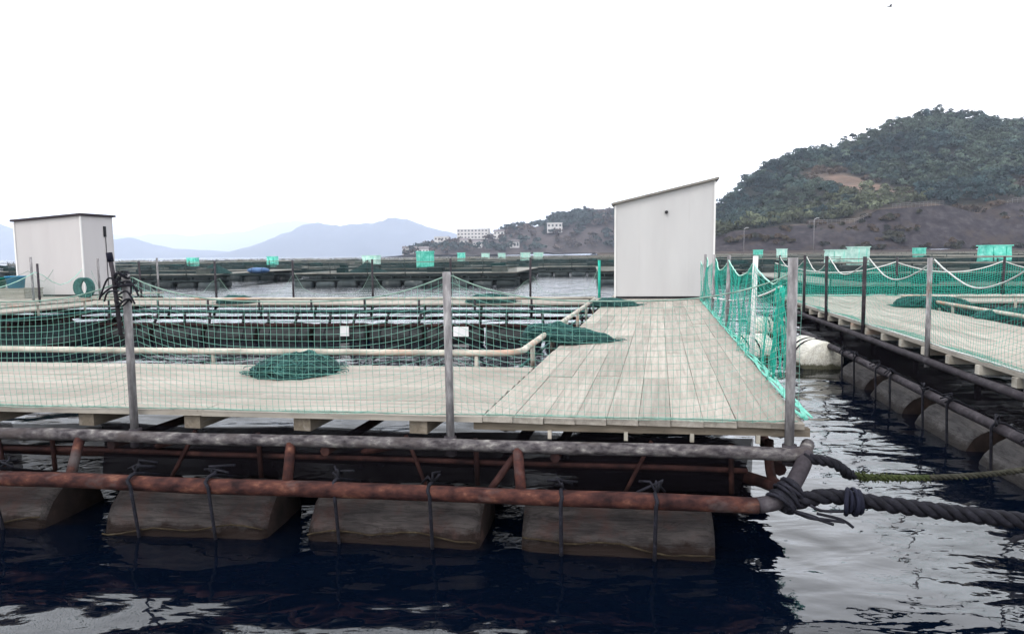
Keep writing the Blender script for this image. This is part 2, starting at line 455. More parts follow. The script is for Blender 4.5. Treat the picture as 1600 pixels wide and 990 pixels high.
def strands_mesh(name, G, rad, mat):
    """net: G is (rows, cols, 3); a three-sided twine along every row and every column"""
    G = np.asarray(G, dtype=np.float32)
    Vs, Fs, off = [], [], 0
    for A in (G, np.swapaxes(G, 0, 1)):
        ns, npnt = A.shape[:2]
        T = np.gradient(A, axis=1); T /= (np.linalg.norm(T, axis=2, keepdims=True) + 1e-9)
        ref = np.where(np.abs(T[..., 2:3]) < 0.8, np.array([0, 0, 1.0]), np.array([0, 1.0, 0]))
        N = np.cross(T, ref); N /= (np.linalg.norm(N, axis=2, keepdims=True) + 1e-9)
        B = np.cross(T, N)
        ring = np.stack([A + rad * (N * math.cos(q) + B * math.sin(q)) for q in (0, 2.0944, 4.18879)], axis=2)
        Vs.append(ring.reshape(-1, 3))
        idx = np.arange(ns * npnt * 3).reshape(ns, npnt, 3) + off
        a = idx[:, :-1, :]; b = idx[:, 1:, :]
        q = np.stack([a, np.roll(a, -1, axis=2), np.roll(b, -1, axis=2), b], axis=3)
        Fs.append(q.reshape(-1, 4)); off += ns * npnt * 3
    return np_mesh(name, np.concatenate(Vs), np.concatenate(Fs), mat)

def vnoise(x, y, seed=0):
    x = np.asarray(x, dtype=float); y = np.asarray(y, dtype=float)
    xi = np.floor(x).astype(np.int64); yi = np.floor(y).astype(np.int64)
    xf = x - xi; yf = y - yi
    def h(a, b):
        k = (a * 374761393 + b * 668265263 + seed * 974711) & 0x7fffffff
        k = (k ^ (k >> 13)) * 1274126177 & 0x7fffffff
        return ((k ^ (k >> 16)) & 0xffff) / 65535.0
    sx = xf * xf * (3 - 2 * xf); sy = yf * yf * (3 - 2 * yf)
    return (h(xi, yi) * (1 - sx) + h(xi + 1, yi) * sx) * (1 - sy) + (h(xi, yi + 1) * (1 - sx) + h(xi + 1, yi + 1) * sx) * sy
def fbm(x, y, seed=0, oct=4):
    s = 0; a = 0.5; t = 0
    for i in range(oct):
        s = s + a * vnoise(np.asarray(x) * 2 ** i, np.asarray(y) * 2 ** i, seed + i * 11); t += a; a *= 0.5
    return s / t

ORD = ['first', 'second', 'third', 'fourth', 'fifth', 'sixth', 'seventh', 'eighth', 'ninth', 'tenth', 'eleventh', 'twelfth', 'thirteenth', 'fourteenth', 'fifteenth', 'sixteenth']

# ------------------------------------------------------------------ raft frames
class Frame:
    """skewed plan grid of a raft: P(a, b, z) = corner + a*u + b*v"""
    def __init__(self, cx, cy, au, av):
        self.c = Vector((cx, cy, 0))
        self.u = Vector((math.cos(R(au)), math.sin(R(au)), 0))
        self.v = Vector((math.sin(R(av)), math.cos(R(av)), 0))
        self.au = R(au); self.av = math.atan2(self.v.y, self.v.x)
    def __call__(self, a, b, z=0.0):
        return self.c + self.u * a + self.v * b + Vector((0, 0, z))
NEAR = Frame(1.65, 3.79, -7.5, 12.2)
RIGHT = Frame(3.505, 2.76, -8.0, 10.5)
DECK = 0.73

_plank = {}
def plank_mesh(L, w, t, mat):
    k = (round(L, 2), round(w, 3), round(t, 3), mat.name)
    if k not in _plank:
        mb = MB().box((0, 0, -t / 2), (L, w, t), None, 0.0025)
        me = bpy.data.meshes.new('plank'); me.from_pydata(mb.v, [], mb.f); me.materials.append(mat); me.update()
        _plank[k] = me
    return _plank[k]

def lay_planks(root, fr, a0, a1, b0, b1, along, w=0.2, L=3.6, t=0.034, mat=None, top=DECK, gap=0.0028, rough=0.003):
    """boards as parts, each with its own small lift and twist"""
    mat = mat or M['plank']
    span, across = ((a1 - a0), (b1 - b0)) if along == 'u' else ((b1 - b0), (a1 - a0))
    rows = max(1, round(across / w)); rw = across / rows
    for r in range(rows):
        c = (r + 0.5) * rw
        cuts = [0.0]
        x = L * (0.5 if r % 2 else 1.0) + random.uniform(-0.15, 0.15)
        while x < span - 0.5:
            cuts.append(x); x += L
        cuts.append(span)
        for s, e in zip(cuts[:-1], cuts[1:]):
            le = round(e - s - gap, 1 if False else 2)
            mid = (s + e) / 2
            p = fr(a0 + mid, b0 + c, 0) if along == 'u' else fr(a0 + c, b0 + mid, 0)
            ang = fr.au if along == 'u' else fr.av
            p.z = top + random.uniform(-rough, rough)
            o = link_mesh('plank', plank_mesh(le, rw - gap, t, mat), root, p - wloc(root),
                          (random.uniform(-0.004, 0.004), random.uniform(-0.0012, 0.0012), ang + random.uniform(-0.001, 0.001)))

def pipe_part(root, name, pts, r, mat, n=12, wob=0.0):
    P = [Vector(p) for p in pts]
    if wob:
        Q = []
        for a, b in zip(P[:-1], P[1:]):
            m = max(2, int((b - a).length / 0.25))
            Q += [a.lerp(b, i / m) for i in range(m)]
        Q.append(P[-1])
        P = [q + Vector((0, mnoise.noise(q * 1.3), mnoise.noise(q * 1.3 + Vector((9, 3, 1))))) * wob for q in Q]
        rr = [r * (1 + 0.10 * mnoise.noise(q * 9)) for q in P]
    else: rr = r
    return MB().tube(P, rr, n).build(name, mat, root)

# ------------------------------------------------------------------ floats
def float_mesh(name, L, r, mat, seed, wrinkle=0.010, ends=0.04, cap=None, n=26, m=22):
    """wrapped foam drum, axis along local x"""
    vs, fs = [], []
    for i in range(m + 1):
        s = i / m
        x = (s - 0.5) * L
        e = min(s, 1 - s) * L
        k = 1.0 if e > ends else 0.90 + 0.10 * math.sqrt(max(0, 1 - (1 - e / ends) ** 2))
        for j in range(n):
            q = 2 * math.pi * j / n
            d = wrinkle * (mnoise.noise(Vector((x * 4 + seed * 7.1, math.cos(q) * 2.2, math.sin(q) * 2.2))) + 0.6 * mnoise.noise(Vector((x * 9 + seed, math.cos(q) * 9, math.sin(q) * 9))))
            sag = 1.0 + 0.05 * math.cos(2 * q)
            vs.append((x, math.cos(q) * (r * k * sag + d), math.sin(q) * (r * k / (0.5 + sag * 0.5) + d)))
    for i in range(m):
        for j in range(n):
            j2 = (j + 1) % n
            fs.append((i * n + j, i * n + j2, (i + 1) * n + j2, (i + 1) * n + j))
    mb = MB().add(vs, fs, True)
    for i in (0, m):
        mb.add([((-0.5 if i == 0 else 0.5) * L + (-1 if i == 0 else 1) * 0.008, 0, 0)], [])
        c = len(mb.v) - 1
        for j in range(n):
            j2 = (j + 1) % n
            f = (c, i * n + j2, i * n + j) if i == 0 else (c, i * n + j, i * n + j2)
            mb.f.append(list(f)); mb.sm.append(True)
    me = bpy.data.meshes.new(name); me.from_pydata(mb.v, [], mb.f)
    me.polygons.foreach_set('use_smooth', mb.sm); me.materials.append(mat)
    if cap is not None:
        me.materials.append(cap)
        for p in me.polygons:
            if abs(p.center.x) > L / 2 - 0.012: p.material_index = 1  # ends get the dark colour painted as shade
    me.update()
    return me

_fm = {}
def make_float(p, ang, L, r, mat, label, group, seed=0, pipe=None, straps=(-0.28, 0.28), cat='float', strap_r=0.011, smat='ropedark', fringe=0):
    """float > cover, straps (over the frame pipe when pipe=(offset y, offset z, radius) is given)"""
    k = (round(L, 2), r, mat.name, seed % 7)
    if k not in _fm: _fm[k] = float_mesh('float_cover', L, r, mat, seed % 7, 0.013 if mat.name != 'float_white_foam' else 0.010, cap=None if mat.name == 'float_white_foam' else M['floatendshade'])
    t = thing('lashed_float', label, cat, (p[0], p[1], p[2] - r), group, ang)
    link_mesh('cover', _fm[k], t, (0, 0, r))
    for s in straps:
        pts = [((r * 1.05 + 0.008) * math.cos(q), (r * 0.99 + 0.008) * math.sin(q)) for q in np.linspace(0, 2 * math.pi, 24, endpoint=False)]
        if pipe: pts += [(pipe[0] + (pipe[2] + 0.012) * math.cos(q), pipe[1] + (pipe[2] + 0.012) * math.sin(q)) for q in np.linspace(0, 2 * math.pi, 12, endpoint=False)]
        h = hull2(pts)
        loop = [Vector((s * L + 0.012 * math.sin(i * 0.7 + seed), a, b)) for i, (a, b) in enumerate(h)]
        o = MB().tube(loop, strap_r, 6, closed=True).build('strap', M[smat], t, local=True)
        o.location = (0, 0, r)
        if pipe:                                        # tied-off ends above the pipe
            mb = MB()
            for j in range(4):
                a0 = Vector((s * L, pipe[0] + 0.02, pipe[1] + pipe[2] + 0.01))
                rr = random.Random(seed * 31 + j + int(s * 100))
                mb.tube([a0, a0 + Vector((rr.uniform(-.05, .05), rr.uniform(-.02, .06), rr.uniform(.02, .06))), a0 + Vector((rr.uniform(-.11, .11), rr.uniform(0, .10), rr.uniform(-.03, .05)))], 0.008, 5)
            mb.build('strap_knot', M[smat], o, local=True)
    if fringe:                                             # slack line hanging along the water line
        rr = random.Random(seed + 50); zl = r - p[2]
        pts = []
        for s_ in np.linspace(-.49, .49, 26):
            zz = zl + .045 + rr.uniform(-.003, .003) - .03 * math.cos(s_ * 3.1 + seed) + .012 * math.sin(s_ * 13 + seed * 2)
            pts.append(Vector((s_ * L, -math.sqrt(max(.01, (r * 1.065 + .01) ** 2 - (zz - r) ** 2)), zz)))
        MB().tube(pts, .0055, 5).build('slack_line', M['weed'], t, local=True)
    return t

# ------------------------------------------------------------------ nets and ropes
def sag_top(x, posts, ztop, sag, sharp=2.0):
    """height of the head rope: low between posts, steep at them"""
    for p0, p1 in zip(posts[:-1], posts[1:]):
        if p0 <= x <= p1:
            q = abs((x - p0) / (p1 - p0) * 2 - 1)
            return ztop - sag * (1 - q ** sharp)
    return ztop

def rope_mb(pts, r, strands=0, pitch=None, n=7):
    mb = MB()
    P = [Vector(p) for p in pts]
    if not strands: return mb.tube(P, r, n)
    pitch = pitch or r * 7
    # resample
    Q = [P[0]]
    step = pitch / 8
    for a, b in zip(P[:-1], P[1:]):
        m = max(1, int(round((b - a).length / step)))
        Q += [a.lerp(b, i / m) for i in range(1, m + 1)]
    d = 0.0; T = []
    prev = None
    for i, p in enumerate(Q):
        t = (Q[min(i + 1, len(Q) - 1)] - Q[max(i - 1, 0)]).normalized()
        a = (Vector((0, 0, 1)) - t * t.z) if prev is None else prev - t * prev.dot(t)
        if a.length < 1e-4: a = t.orthogonal()
        a.normalize(); prev = a
        if i: d += (Q[i] - Q[i - 1]).length
        T.append((p, a, t.cross(a), d))
    for k in range(strands):
        ph = 2 * math.pi * k / strands
        mb.tube([p + (a * math.cos(ph + 6.283 * d / pitch) + b * math.sin(ph + 6.283 * d / pitch)) * r * 0.54 for p, a, b, d in T], r * 0.52, 6)
    return mb

def smooth_path(pts, n=8):
    P = [Vector(p) for p in pts]; out = []
    for i in range(len(P) - 1):
        p0, p1, p2, p3 = P[max(i - 1, 0)], P[i], P[i + 1], P[min(i + 2, len(P) - 1)]
        for k in range(n):
            t = k / n
            out.append(0.5 * ((2 * p1) + (p2 - p0) * t + (2 * p0 - 5 * p1 + 4 * p2 - p3) * t * t + (3 * p1 - p0 - 3 * p2 + p3) * t ** 3))
    out.append(P[-1]); return out

def fence_net(name, label, pos, x0, x1, posts, ztop, sag, zbot, cell, rad, mat, group=None, side=0.03, rope_r=0.007, rope_mat='ropeteal', bottom=True, fold=0.0, sharp=2.0, slack=1.06, inward=1.0, seed=3):
    """net hung between posts. pos(x, off, z) gives the world point at distance x along the fence, off metres inward"""
    nx = int((x1 - x0) / cell) + 1
    xs = np.linspace(x0, x1, nx)
    full = (ztop - zbot) * slack
    nr = int(full / cell) + 1
    G = np.zeros((nr, nx, 3)); top = []
    for i, x in enumerate(xs):
        zt = sag_top(x, posts, ztop, sag, sharp)
        drop = 0.0; zc = zt
        f = fold * math.sin(x * 11 + 2 * mnoise.noise(Vector((x * 1.5, seed, 0))))
        for r in range(nr):
            wav = side * mnoise.noise(Vector((x * 0.9, r * cell * 1.6, seed))) + 0.008 * mnoise.noise(Vector((x * 8, r * cell * 8, seed + 5)))
            xx = x + 0.014 * mnoise.noise(Vector((x * 3.0, r * cell * 3.0, seed + 9))) + 0.02 * (1 - abs(1 - 2 * r / nr)) * mnoise.noise(Vector((x * 0.7, r * cell, seed + 2)))
            z = zt - r * cell * (0.985 + 0.02 * mnoise.noise(Vector((x * 2, r, seed))))
            off = wav + f * (r / nr) + 0.01
            if z < zbot + 0.006:
                off += inward * (zbot + 0.006 - z) * 0.55 + 0.015 * math.sin(r * 2.1 + x * 5)
                z = zbot + 0.006 + 0.006 * abs(math.sin(r * 1.7 + x * 9))
            G[r, i] = pos(xx, off, z)
        top.append(Vector(G[0, i]))
    root = thing(name, label, 'net', pos((x0 + x1) / 2, 0, zbot), group)
    me = strands_mesh('mesh', G - np.array(root.location), rad, mat)
    link_mesh('mesh', me, root)
    MB().tube(top, rope_r, 6).build('head_rope', M[rope_mat], root)
    if bottom:
        MB().tube([pos(x, 0.02 + 0.02 * mnoise.noise(Vector((x * 2, 1, seed))), zbot + 0.014) for x in xs[::4]], rope_r, 6).build('foot_rope', M[rope_mat], root)
    return root

def net_bundle(label, c, rz, lx, ly, h, seed, group, taper=0.0, over=0.0, fine=True):
    """a gathered net lying in a heap: lumpy body with twine folds over it"""
    t = thing('net_bundle', label, 'net bundle', c, group, rz)
    nu, nv = 30, 14
    def S(i, j, off=0.0):
        s = i / nu * 2 - 1
        w = math.sqrt(max(0.0, 1 - abs(s) ** 2.4)) * (1 - taper * max(0, s))
        q = math.pi * j / nv
        k = 1 + 0.30 * mnoise.noise(Vector((s * 3 + seed, math.cos(q) * 2, math.sin(q) * 2))) + 0.12 * mnoise.noise(Vector((s * 8 + seed, math.cos(q) * 6, math.sin(q) * 6 + 3)))
        z = (h * w * k + off) * max(0.0, math.sin(q)) ** 0.8 + over * max(0, -s) * w
        return Vector((s * lx * (1 + 0.05 * mnoise.noise(Vector((q, seed, s)))), (ly * w * k + off) * math.cos(q), z + 0.004))
    vs = [S(i, j) for i in range(nu + 1) for j in range(nv + 1)]
    fs = [(i * (nv + 1) + j, i * (nv + 1) + j + 1, (i + 1) * (nv + 1) + j + 1, (i + 1) * (nv + 1) + j) for i in range(nu) for j in range(nv)]
    MB().add(vs, fs, True).build('bundle_body', M['netpile'], t, local=True)
    if fine:
        mb = MB(); rr = random.Random(seed)
        for k in range(46):
            j0 = rr.uniform(0.6, nv - 0.6); i0 = rr.uniform(0, nu * 0.5); i1 = rr.uniform(nu * 0.55, nu)
            dj = rr.uniform(-2.5, 2.5)
            m = 14
            pts = [S(i0 + (i1 - i0) * a / m, min(nv - .2, max(.2, j0 + dj * a / m + 0.4 * math.sin(a * 0.9 + k))), 0.006) for a in range(m + 1)]
            mb.tube(pts, rr.uniform(0.0025, 0.006), 4, caps=False)
        for k in range(20):
            i0 = rr.uniform(2, nu - 2)
            mb.tube([S(i0 + 0.5 * math.sin(j + k), j, 0.006) for j in np.linspace(0.4, nv - 0.4, 12)], 0.003, 4, caps=False)
        for k in range(16):                                # loose folds trailing on the boards
            q = rr.uniform(0, 6.28); c0 = Vector((lx * .92 * math.cos(q), ly * .9 * math.sin(q), .012)); ra = rr.uniform(.05, .14)
            mb.tube([c0 + Vector((ra * math.cos(w_) * 1.4, ra * math.sin(w_) * .8, .006 + .012 * abs(math.sin(w_ * 2 + k)))) for w_ in np.linspace(0, rr.uniform(2.5, 6), 12)], .004, 4, caps=False)
        mb.build('twine', M['netdark'], t, local=True)
    return t

# ------------------------------------------------------------------ the sea
me = np_mesh('water', [(-14000, -600, 0), (14000, -600, 0), (14000, 14000, 0), (-14000, 14000, 0)], [(0, 1, 2, 3)], M['water'])
tag(link_mesh('water', me), 'dark rippled sea around the fish rafts', kind='structure')

# ------------------------------------------------------------------ land
def interp(x, pts):
    return np.interp(x, [p[0] for p in pts], [p[1] for p in pts])

def height_sheet(name, X, Y, Z, colfn, mat, label):
    ny, nx = X.shape
    V = np.stack([X, Y, Z], axis=2).reshape(-1, 3)
    idx = np.arange(ny * nx).reshape(ny, nx)
    Fq = np.stack([idx[:-1, :-1], idx[:-1, 1:], idx[1:, 1:], idx[1:, :-1]], axis=2).reshape(-1, 4)
    me = np_mesh(name, V, Fq, mat, smooth=True)
    if colfn is not None:
        ca = me.color_attributes.new('Col', 'FLOAT_COLOR', 'POINT')
        c = np.ones((len(V), 4), dtype=np.float32); c[:, :3] = colfn(V)
        ca.data.foreach_set('color', c.ravel())
    return tag(link_mesh(name, me), label, kind='structure')

# far ridges in blue air
def ridge(pts, D, depth, seed, label, n=260, m=26):
    xs = np.linspace(pts[0][0], pts[-1][0], n)
    t = np.linspace(-1, 1, m)
    X, T = np.meshgrid(xs, t)
    prof = interp(X + depth * 0.10 * (fbm(X / depth * 2, T * 2, seed) - 0.5), pts)
    Y = D + T * depth
    sh = (1 - np.abs(T)) ** 0.9
    Z = prof * sh * (0.82 + 0.36 * fbm(X / (depth * 0.22), T * 3.5, seed + 5)) * 1.02 - 2
    return height_sheet('far_mountain', X, Y, Z, None, M['farhill'], label)
k4 = 4600 / 1067
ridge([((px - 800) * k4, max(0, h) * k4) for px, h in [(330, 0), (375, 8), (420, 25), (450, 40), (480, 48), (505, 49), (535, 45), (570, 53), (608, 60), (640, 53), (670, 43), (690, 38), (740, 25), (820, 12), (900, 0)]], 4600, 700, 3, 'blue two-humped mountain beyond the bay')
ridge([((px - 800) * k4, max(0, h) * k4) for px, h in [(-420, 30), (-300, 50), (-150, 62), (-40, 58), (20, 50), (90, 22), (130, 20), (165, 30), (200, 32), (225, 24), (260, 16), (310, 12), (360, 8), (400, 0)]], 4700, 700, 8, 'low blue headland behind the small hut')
k9 = 9500 / 1067
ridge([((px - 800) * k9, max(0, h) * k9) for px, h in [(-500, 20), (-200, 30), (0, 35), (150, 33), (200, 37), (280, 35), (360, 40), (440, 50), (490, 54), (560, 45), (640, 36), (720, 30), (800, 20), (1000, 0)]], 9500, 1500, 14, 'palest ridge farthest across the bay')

# wooded hill on the right
YF, YR = 262.0, 400.0
kr = YR / 1067
HILL = [((px - 800) * kr, h * kr) for px, h in [(880, 0), (960, 6), (1000, 18), (1060, 45), (1110, 68), (1130, 80), (1150, 98), (1165, 118), (1200, 146), (1250, 160), (1297, 164), (1314, 182), (1370, 201), (1400, 212), (1450, 221), (1500, 214), (1530, 203), (1550, 197), (1575, 202), (1600, 209), (1700, 216), (1900, 180), (2200, 130)]]
def slope_top(X):          # upper edge of the sprayed-concrete cut, metres
    return interp(X, [(40, 5), (75, 8.5), (110, 11.5), (130, 12.0), (140, 17), (165, 18.5), (178, 15), (188, 19.0), (215, 20.5), (300, 22)])
def hill_z(X, Y):
    r = interp(X + 10 * (fbm(X / 40, Y / 40, 2) - .5), HILL)
    t = np.clip((Y - YF) / (YR - YF), 0, None)
    up = np.clip(t, 0, 1) ** 1.12
    back = np.where(t > 1, np.clip(1 - (t - 1) * 1.1, 0, 1), 1.0)
    foot = np.minimum(slope_top(X), r * 0.8 + 1)
    z = foot + (np.maximum(r - 4.5, 0) - foot) * up
    z = z * back + (fbm(X / 22, Y / 22, 4) - 0.5) * 5 * np.clip(t * 4, 0, 1) * np.clip(r / 40, 0, 1)
    return z
def bare(X, Y):            # dry scar and grass banks on the hill
    d1 = np.exp(-(((X - 162) / 11) ** 2 + ((Y - 322) / 32) ** 2))
    d2 = np.exp(-(((X - 228) / 26) ** 2 + ((Y - 278) / 14) ** 2))
    d3 = np.exp(-(((X - 118) / 22) ** 2 + ((Y - 266) / 7) ** 2))
    d4 = np.exp(-(((X - 160) / 40) ** 2 + ((Y - 264) / 6) ** 2))
    return np.clip(np.maximum.reduce([d1 * 1.5, d2 * 0.95, d3 * 0.8, d4 * 0.6]) + 0.35 * (fbm(X / 12, Y / 12, 21) - 0.5), 0, 1)
X, Y = np.meshgrid(np.linspace(30, 420, 200), np.linspace(YF, 520, 100))
def hill_col(V):
    b = bare(V[:, 0], V[:, 1])[:, None]
    w = fbm(V[:, 0] / 9, V[:, 1] / 9, 30)[:, None]
    soil = np.array([0.092, 0.062, 0.047]) * (0.6 + 0.8 * w)
    under = np.array([0.016, 0.019, 0.016])
    return under * (1 - b) + soil * b
height_sheet('wooded_hill', X, Y, hill_z(X, Y), hill_col, M['terrain'], 'steep hill rising behind the rafts')

# sprayed-concrete cutting with terraces, and the shore bank under it
X, T = np.meshgrid(np.linspace(30, 420, 260), np.linspace(0, 1, 26))
top = hill_z(X, np.full_like(X, YF))
Yc = 246 + 16.2 * T + 3.0 * (fbm(X / 14, T * 2, 6) - .5) * np.sin(T * math.pi) + 2.2 * (np.sin(X / 11.0) * np.sin(T * math.pi))
Zc = 1.9 + (top + 0.15 - 1.9) * np.clip(T * 1.02, 0, 1) ** 0.8
height_sheet('cut_slope', X, Yc, Zc, None, M['slope'], 'dark grey sprayed slope at the foot of the hill')
X, T = np.meshgrid(np.linspace(30, 420, 120), np.linspace(0, 1, 8))
height_sheet('shore_bank', X, 226 + 20 * T, -0.6 + 2.5 * T ** 0.6 + 0.5 * (fbm(X / 6, T * 3, 9) - .5), None, M['shore'], 'brown shore bank below the grey slope')

def leaf_cloud(name, trees, per, quad, label, mat):
    """trees: (x, y, z base, radius, height, r, g, b). Each crown is many leaf-clump faces in uneven lobes"""
    Vs, Cs = [], []
    for (x, y, z, r, h, cr, cg, cb) in trees:
        nl = RNG.integers(4, 8)
        lob = RNG.normal(0, 0.42, (nl, 3)) * [r, r, h * 0.28] + [0, 0, h * 0.62]
        lr = RNG.uniform(0.35, 0.62, nl) * r
        tone = RNG.uniform(0.7, 1.3, nl)
        k = RNG.integers(0, nl, per)
        d = RNG.normal(0, 1, (per, 3)); d /= np.linalg.norm(d, axis=1, keepdims=True)
        d[:, 2] = np.abs(d[:, 2]) * 0.9 - 0.15
        c = lob[k] + d * (lr[k] * RNG.uniform(0.75, 1.1, per))[:, None] + [x, y, z]
        nrm = d + RNG.normal(0, 0.45, (per, 3)); nrm /= np.linalg.norm(nrm, axis=1, keepdims=True)
        a = np.cross(nrm, RNG.normal(0, 1, (per, 3))); a /= np.linalg.norm(a, axis=1, keepdims=True) + 1e-6
        b = np.cross(nrm, a)
        s = (quad * RNG.uniform(0.6, 1.4, per))[:, None]
        s2 = s * RNG.uniform(0.45, 0.9, per)[:, None]
        Vs.append(np.stack([c - a * s, c - b * s2, c + a * s, c + b * s2], axis=1).reshape(-1, 3))
        col = np.array([cr, cg, cb])[None, :] * tone[k][:, None] * RNG.uniform(0.8, 1.2, (per, 1))
        Cs.append(np.repeat(col, 4, axis=0))
    V = np.concatenate(Vs); Cc = np.concatenate(Cs)
    me = np_mesh(name, V, np.arange(len(V)).reshape(-1, 4), mat)
    ca = me.color_attributes.new('Col', 'FLOAT_COLOR', 'POINT')
    c = np.ones((len(V), 4), dtype=np.float32); c[:, :3] = Cc
    ca.data.foreach_set('color', c.ravel())
    return tag(link_mesh(name, me), label, kind='stuff')

trees = []
yy = YF + 2
for gy in np.arange(YF + 2, 425, 4.6):
    for gx in np.arange(45, 400, 5.0):
        x = gx + random.uniform(-2.4, 2.4); y = gy + random.uniform(-2.2, 2.2)
        b = float(bare(np.array(x), np.array(y)))
        if random.random() < b * 1.25: continue
        z = float(hill_z(np.array([x]), np.array([y]))[0])
        if z < 2.5: continue
        w = float(fbm(np.array(x / 26), np.array(y / 26), 40)) + random.uniform(-0.16, 0.16)
        low = (y - YF) < 42 and x < 165
        if low and random.random() < 0.8: c = (0.056, 0.064, 0.040); h = random.uniform(5, 8)       # bamboo and light scrub
        elif b > 0.25: c = (0.048, 0.036, 0.028); h = random.uniform(2.5, 4.5)                            # bare winter brush
        elif w < 0.42: c = (0.018, 0.032, 0.034); h = random.uniform(6, 9)
        elif w < 0.56: c = (0.027, 0.044, 0.040); h = random.uniform(5.5, 9)
        else: c = (0.040, 0.056, 0.043); h = random.uniform(5, 8)
        f = random.choice((0.65, 0.85, 1.0, 1.15, 1.5)) * random.uniform(.9, 1.1)
        trees.append((x, y, z - 1.5, random.uniform(2.6, 4.4), h, c[0] * f, c[1] * f, c[2] * f))
for k in range(520):                                   # low brush on the grey slope and along the shore
    x = random.uniform(50, 330); T_ = random.random() ** 1.5
    if fbm(np.array(x / 16), np.array(T_ * 3), 71) < 0.5: continue
    y = 246 + 16 * T_; z = 1.9 + (float(hill_z(np.array([x]), np.array([YF]))[0]) - 1.9) * T_ ** .8
    c = random.choice(((0.05, 0.040, 0.028), (0.036, 0.036, 0.026), (0.062, 0.044, 0.030), (0.028, 0.030, 0.026)))
    trees.append((x, y - .4, z - .6, random.uniform(.7, 1.7), random.uniform(1.0, 2.2), *c))
leaf_cloud('hill_woodland', trees, 190, 0.52, 'mixed evergreen woodland covering the hill', M['leaf'])

# farther wooded point with a town on it
YM = 760.0
km = YM / 1067
POINT = [((px - 800) * km, h * km) for px, h in [(600, 0), (635, 3), (655, 8), (680, 18), (700, 24), (740, 28), (775, 30), (795, 40), (830, 44), (852, 50), (870, 58), (900, 63), (940, 64), (980, 62), (1040, 52), (1120, 40), (1250, 30), (1400, 0)]]
def point_z(X, Y):
    r = interp(X, POINT)
    t = (Y - 640) / 120.0
    up = np.clip(np.sin(np.clip(t, 0, 1) * math.pi / 2), 0, 1)
    back = np.where(t > 1, np.clip(1 - (t - 1) * 0.9, 0, 1), 1)
    return (np.maximum(r - 3, 0) * up + 2.0 * np.clip(r / 6, 0, 1)) * back + (fbm(X / 30, Y / 30, 44) - .5) * 4 * np.clip(r / 30, 0, 1) - 0.3
X, Y = np.meshgrid(np.linspace(-150, 430, 150), np.linspace(630, 890, 60))
def point_col(V):
    w = fbm(V[:, 0] / 18, V[:, 1] / 18, 50)[:, None]
    return np.array([0.042, 0.034, 0.034]) * (0.6 + 0.8 * w)
height_sheet('town_point', X, Y, point_z(X, Y), point_col, M['terrain'], 'wooded point of land with houses across the water')
trees = []
for gy in np.arange(648, 800, 7.5):
    for gx in np.arange(-115, 300, 7.0):
        x = gx + random.uniform(-3, 3); y = gy + random.uniform(-3, 3)
        r = float(interp(x, POINT))
        if r < 5: continue
        w = float(fbm(np.array(x / 45), np.array(y / 30), 60))
        dens = 0.42 if x < 50 else (0.45 if y < 690 else 1.0)
        if random.random() > dens + (w - 0.5) * 1.2: continue
        z = float(point_z(np.array([x]), np.array([y]))[0])
        c = (0.030, 0.043, 0.042) if w > 0.48 else (0.062, 0.050, 0.045)
        f = random.uniform(0.75, 1.25)
        trees.append((x, y, z - 1.5, random.uniform(4, 6.0), random.uniform(6, 10), c[0] * f, c[1] * f, c[2] * f))
leaf_cloud('point_woodland', trees, 60, 1.35, 'dark trees on the far point of land', M['leaf'])

def building(x, y, z, w, d, h, floors, bays, label, roof=None, rz=0.0):
    t = thing('building', label, 'building', (x, y, z), 'white buildings on the far point', rz)
    MB().box((0, 0, h / 2), (w, d, h)).build('wall', M['building'], t, local=True)
    if roof == 'gable':
        hw, hd = w / 2 + .5, d / 2 + .5
        MB().add([(-hw, -hd, h), (hw, -hd, h), (hw, hd, h), (-hw, hd, h), (-hw, 0, h + 2.2), (hw, 0, h + 2.2)], [(0, 1, 5, 4), (2, 3, 4, 5), (0, 4, 3), (1, 2, 5), (3, 2, 1, 0)]).build('roof', M['rooftile'], t, local=True)
    else:
        MB().box((0, 0, h + 0.25), (w + 0.6, d + 0.6, 0.5)).build('roof', M['building'], t, local=True)
    wm = None
    for fl in range(floors):
        for b in range(bays):
            cx = -w / 2 + (b + 0.5) * w / bays; cz = (fl + 0.55) * h / floors
            if wm is None:
                o = MB().box((0, 0, 0), (w / bays * 0.5, 0.3, h / floors * 0.45)).build('window', M['glassdark'], t, local=True); wm = o.data
                o.location = (cx, -d / 2, cz)
            else: link_mesh('window', wm, t, (cx, -d / 2, cz))
def on_point(px, Y): 
    x = (px - 800) / 1067 * Y
    return x, Y, float(point_z(np.array([x]), np.array([Y]))[0])
for px, Yb, dz, w, d, h, fl, bays, lab, rf in [
    (742, 735, 2, 34, 12, 9, 3, 9, 'long white three-storey block highest on the far point', None),
    (692, 710, 1, 14, 9, 6.5, 2, 4, 'white flat-roofed block left of the long white block', None),
    (645, 665, 0, 17, 8, 5, 1, 5, 'low pale building at the tip of the far point', 'gable'),
    (664, 655, 0, 9, 7, 4.5, 1, 3, 'small pale house at the water near the tip', 'gable'),
    (727, 690, 0, 8, 7, 5, 2, 2, 'small white house under the long white block', 'gable'),
    (748, 672, 0, 9, 7, 5, 2, 3, 'small white house by the shore under the long block', 'gable'),
    (782, 712, 1, 11, 8, 6, 2, 3, 'white house at the right end of the long block', 'gable'),
    (868, 690, 1, 15, 9, 8, 2, 4, 'pale two-storey house half hidden by trees mid-slope', None),
    (805, 660, 0, 9, 7, 4.5, 1, 3, 'low white shed on the shore below the bare slope', 'gable')]:
    x, y, z = on_point(px, Yb)
    building(x, y, z + dz - 1.5, w, d, h + 1.5, fl, bays, lab, rf, random.uniform(-.25, .25))

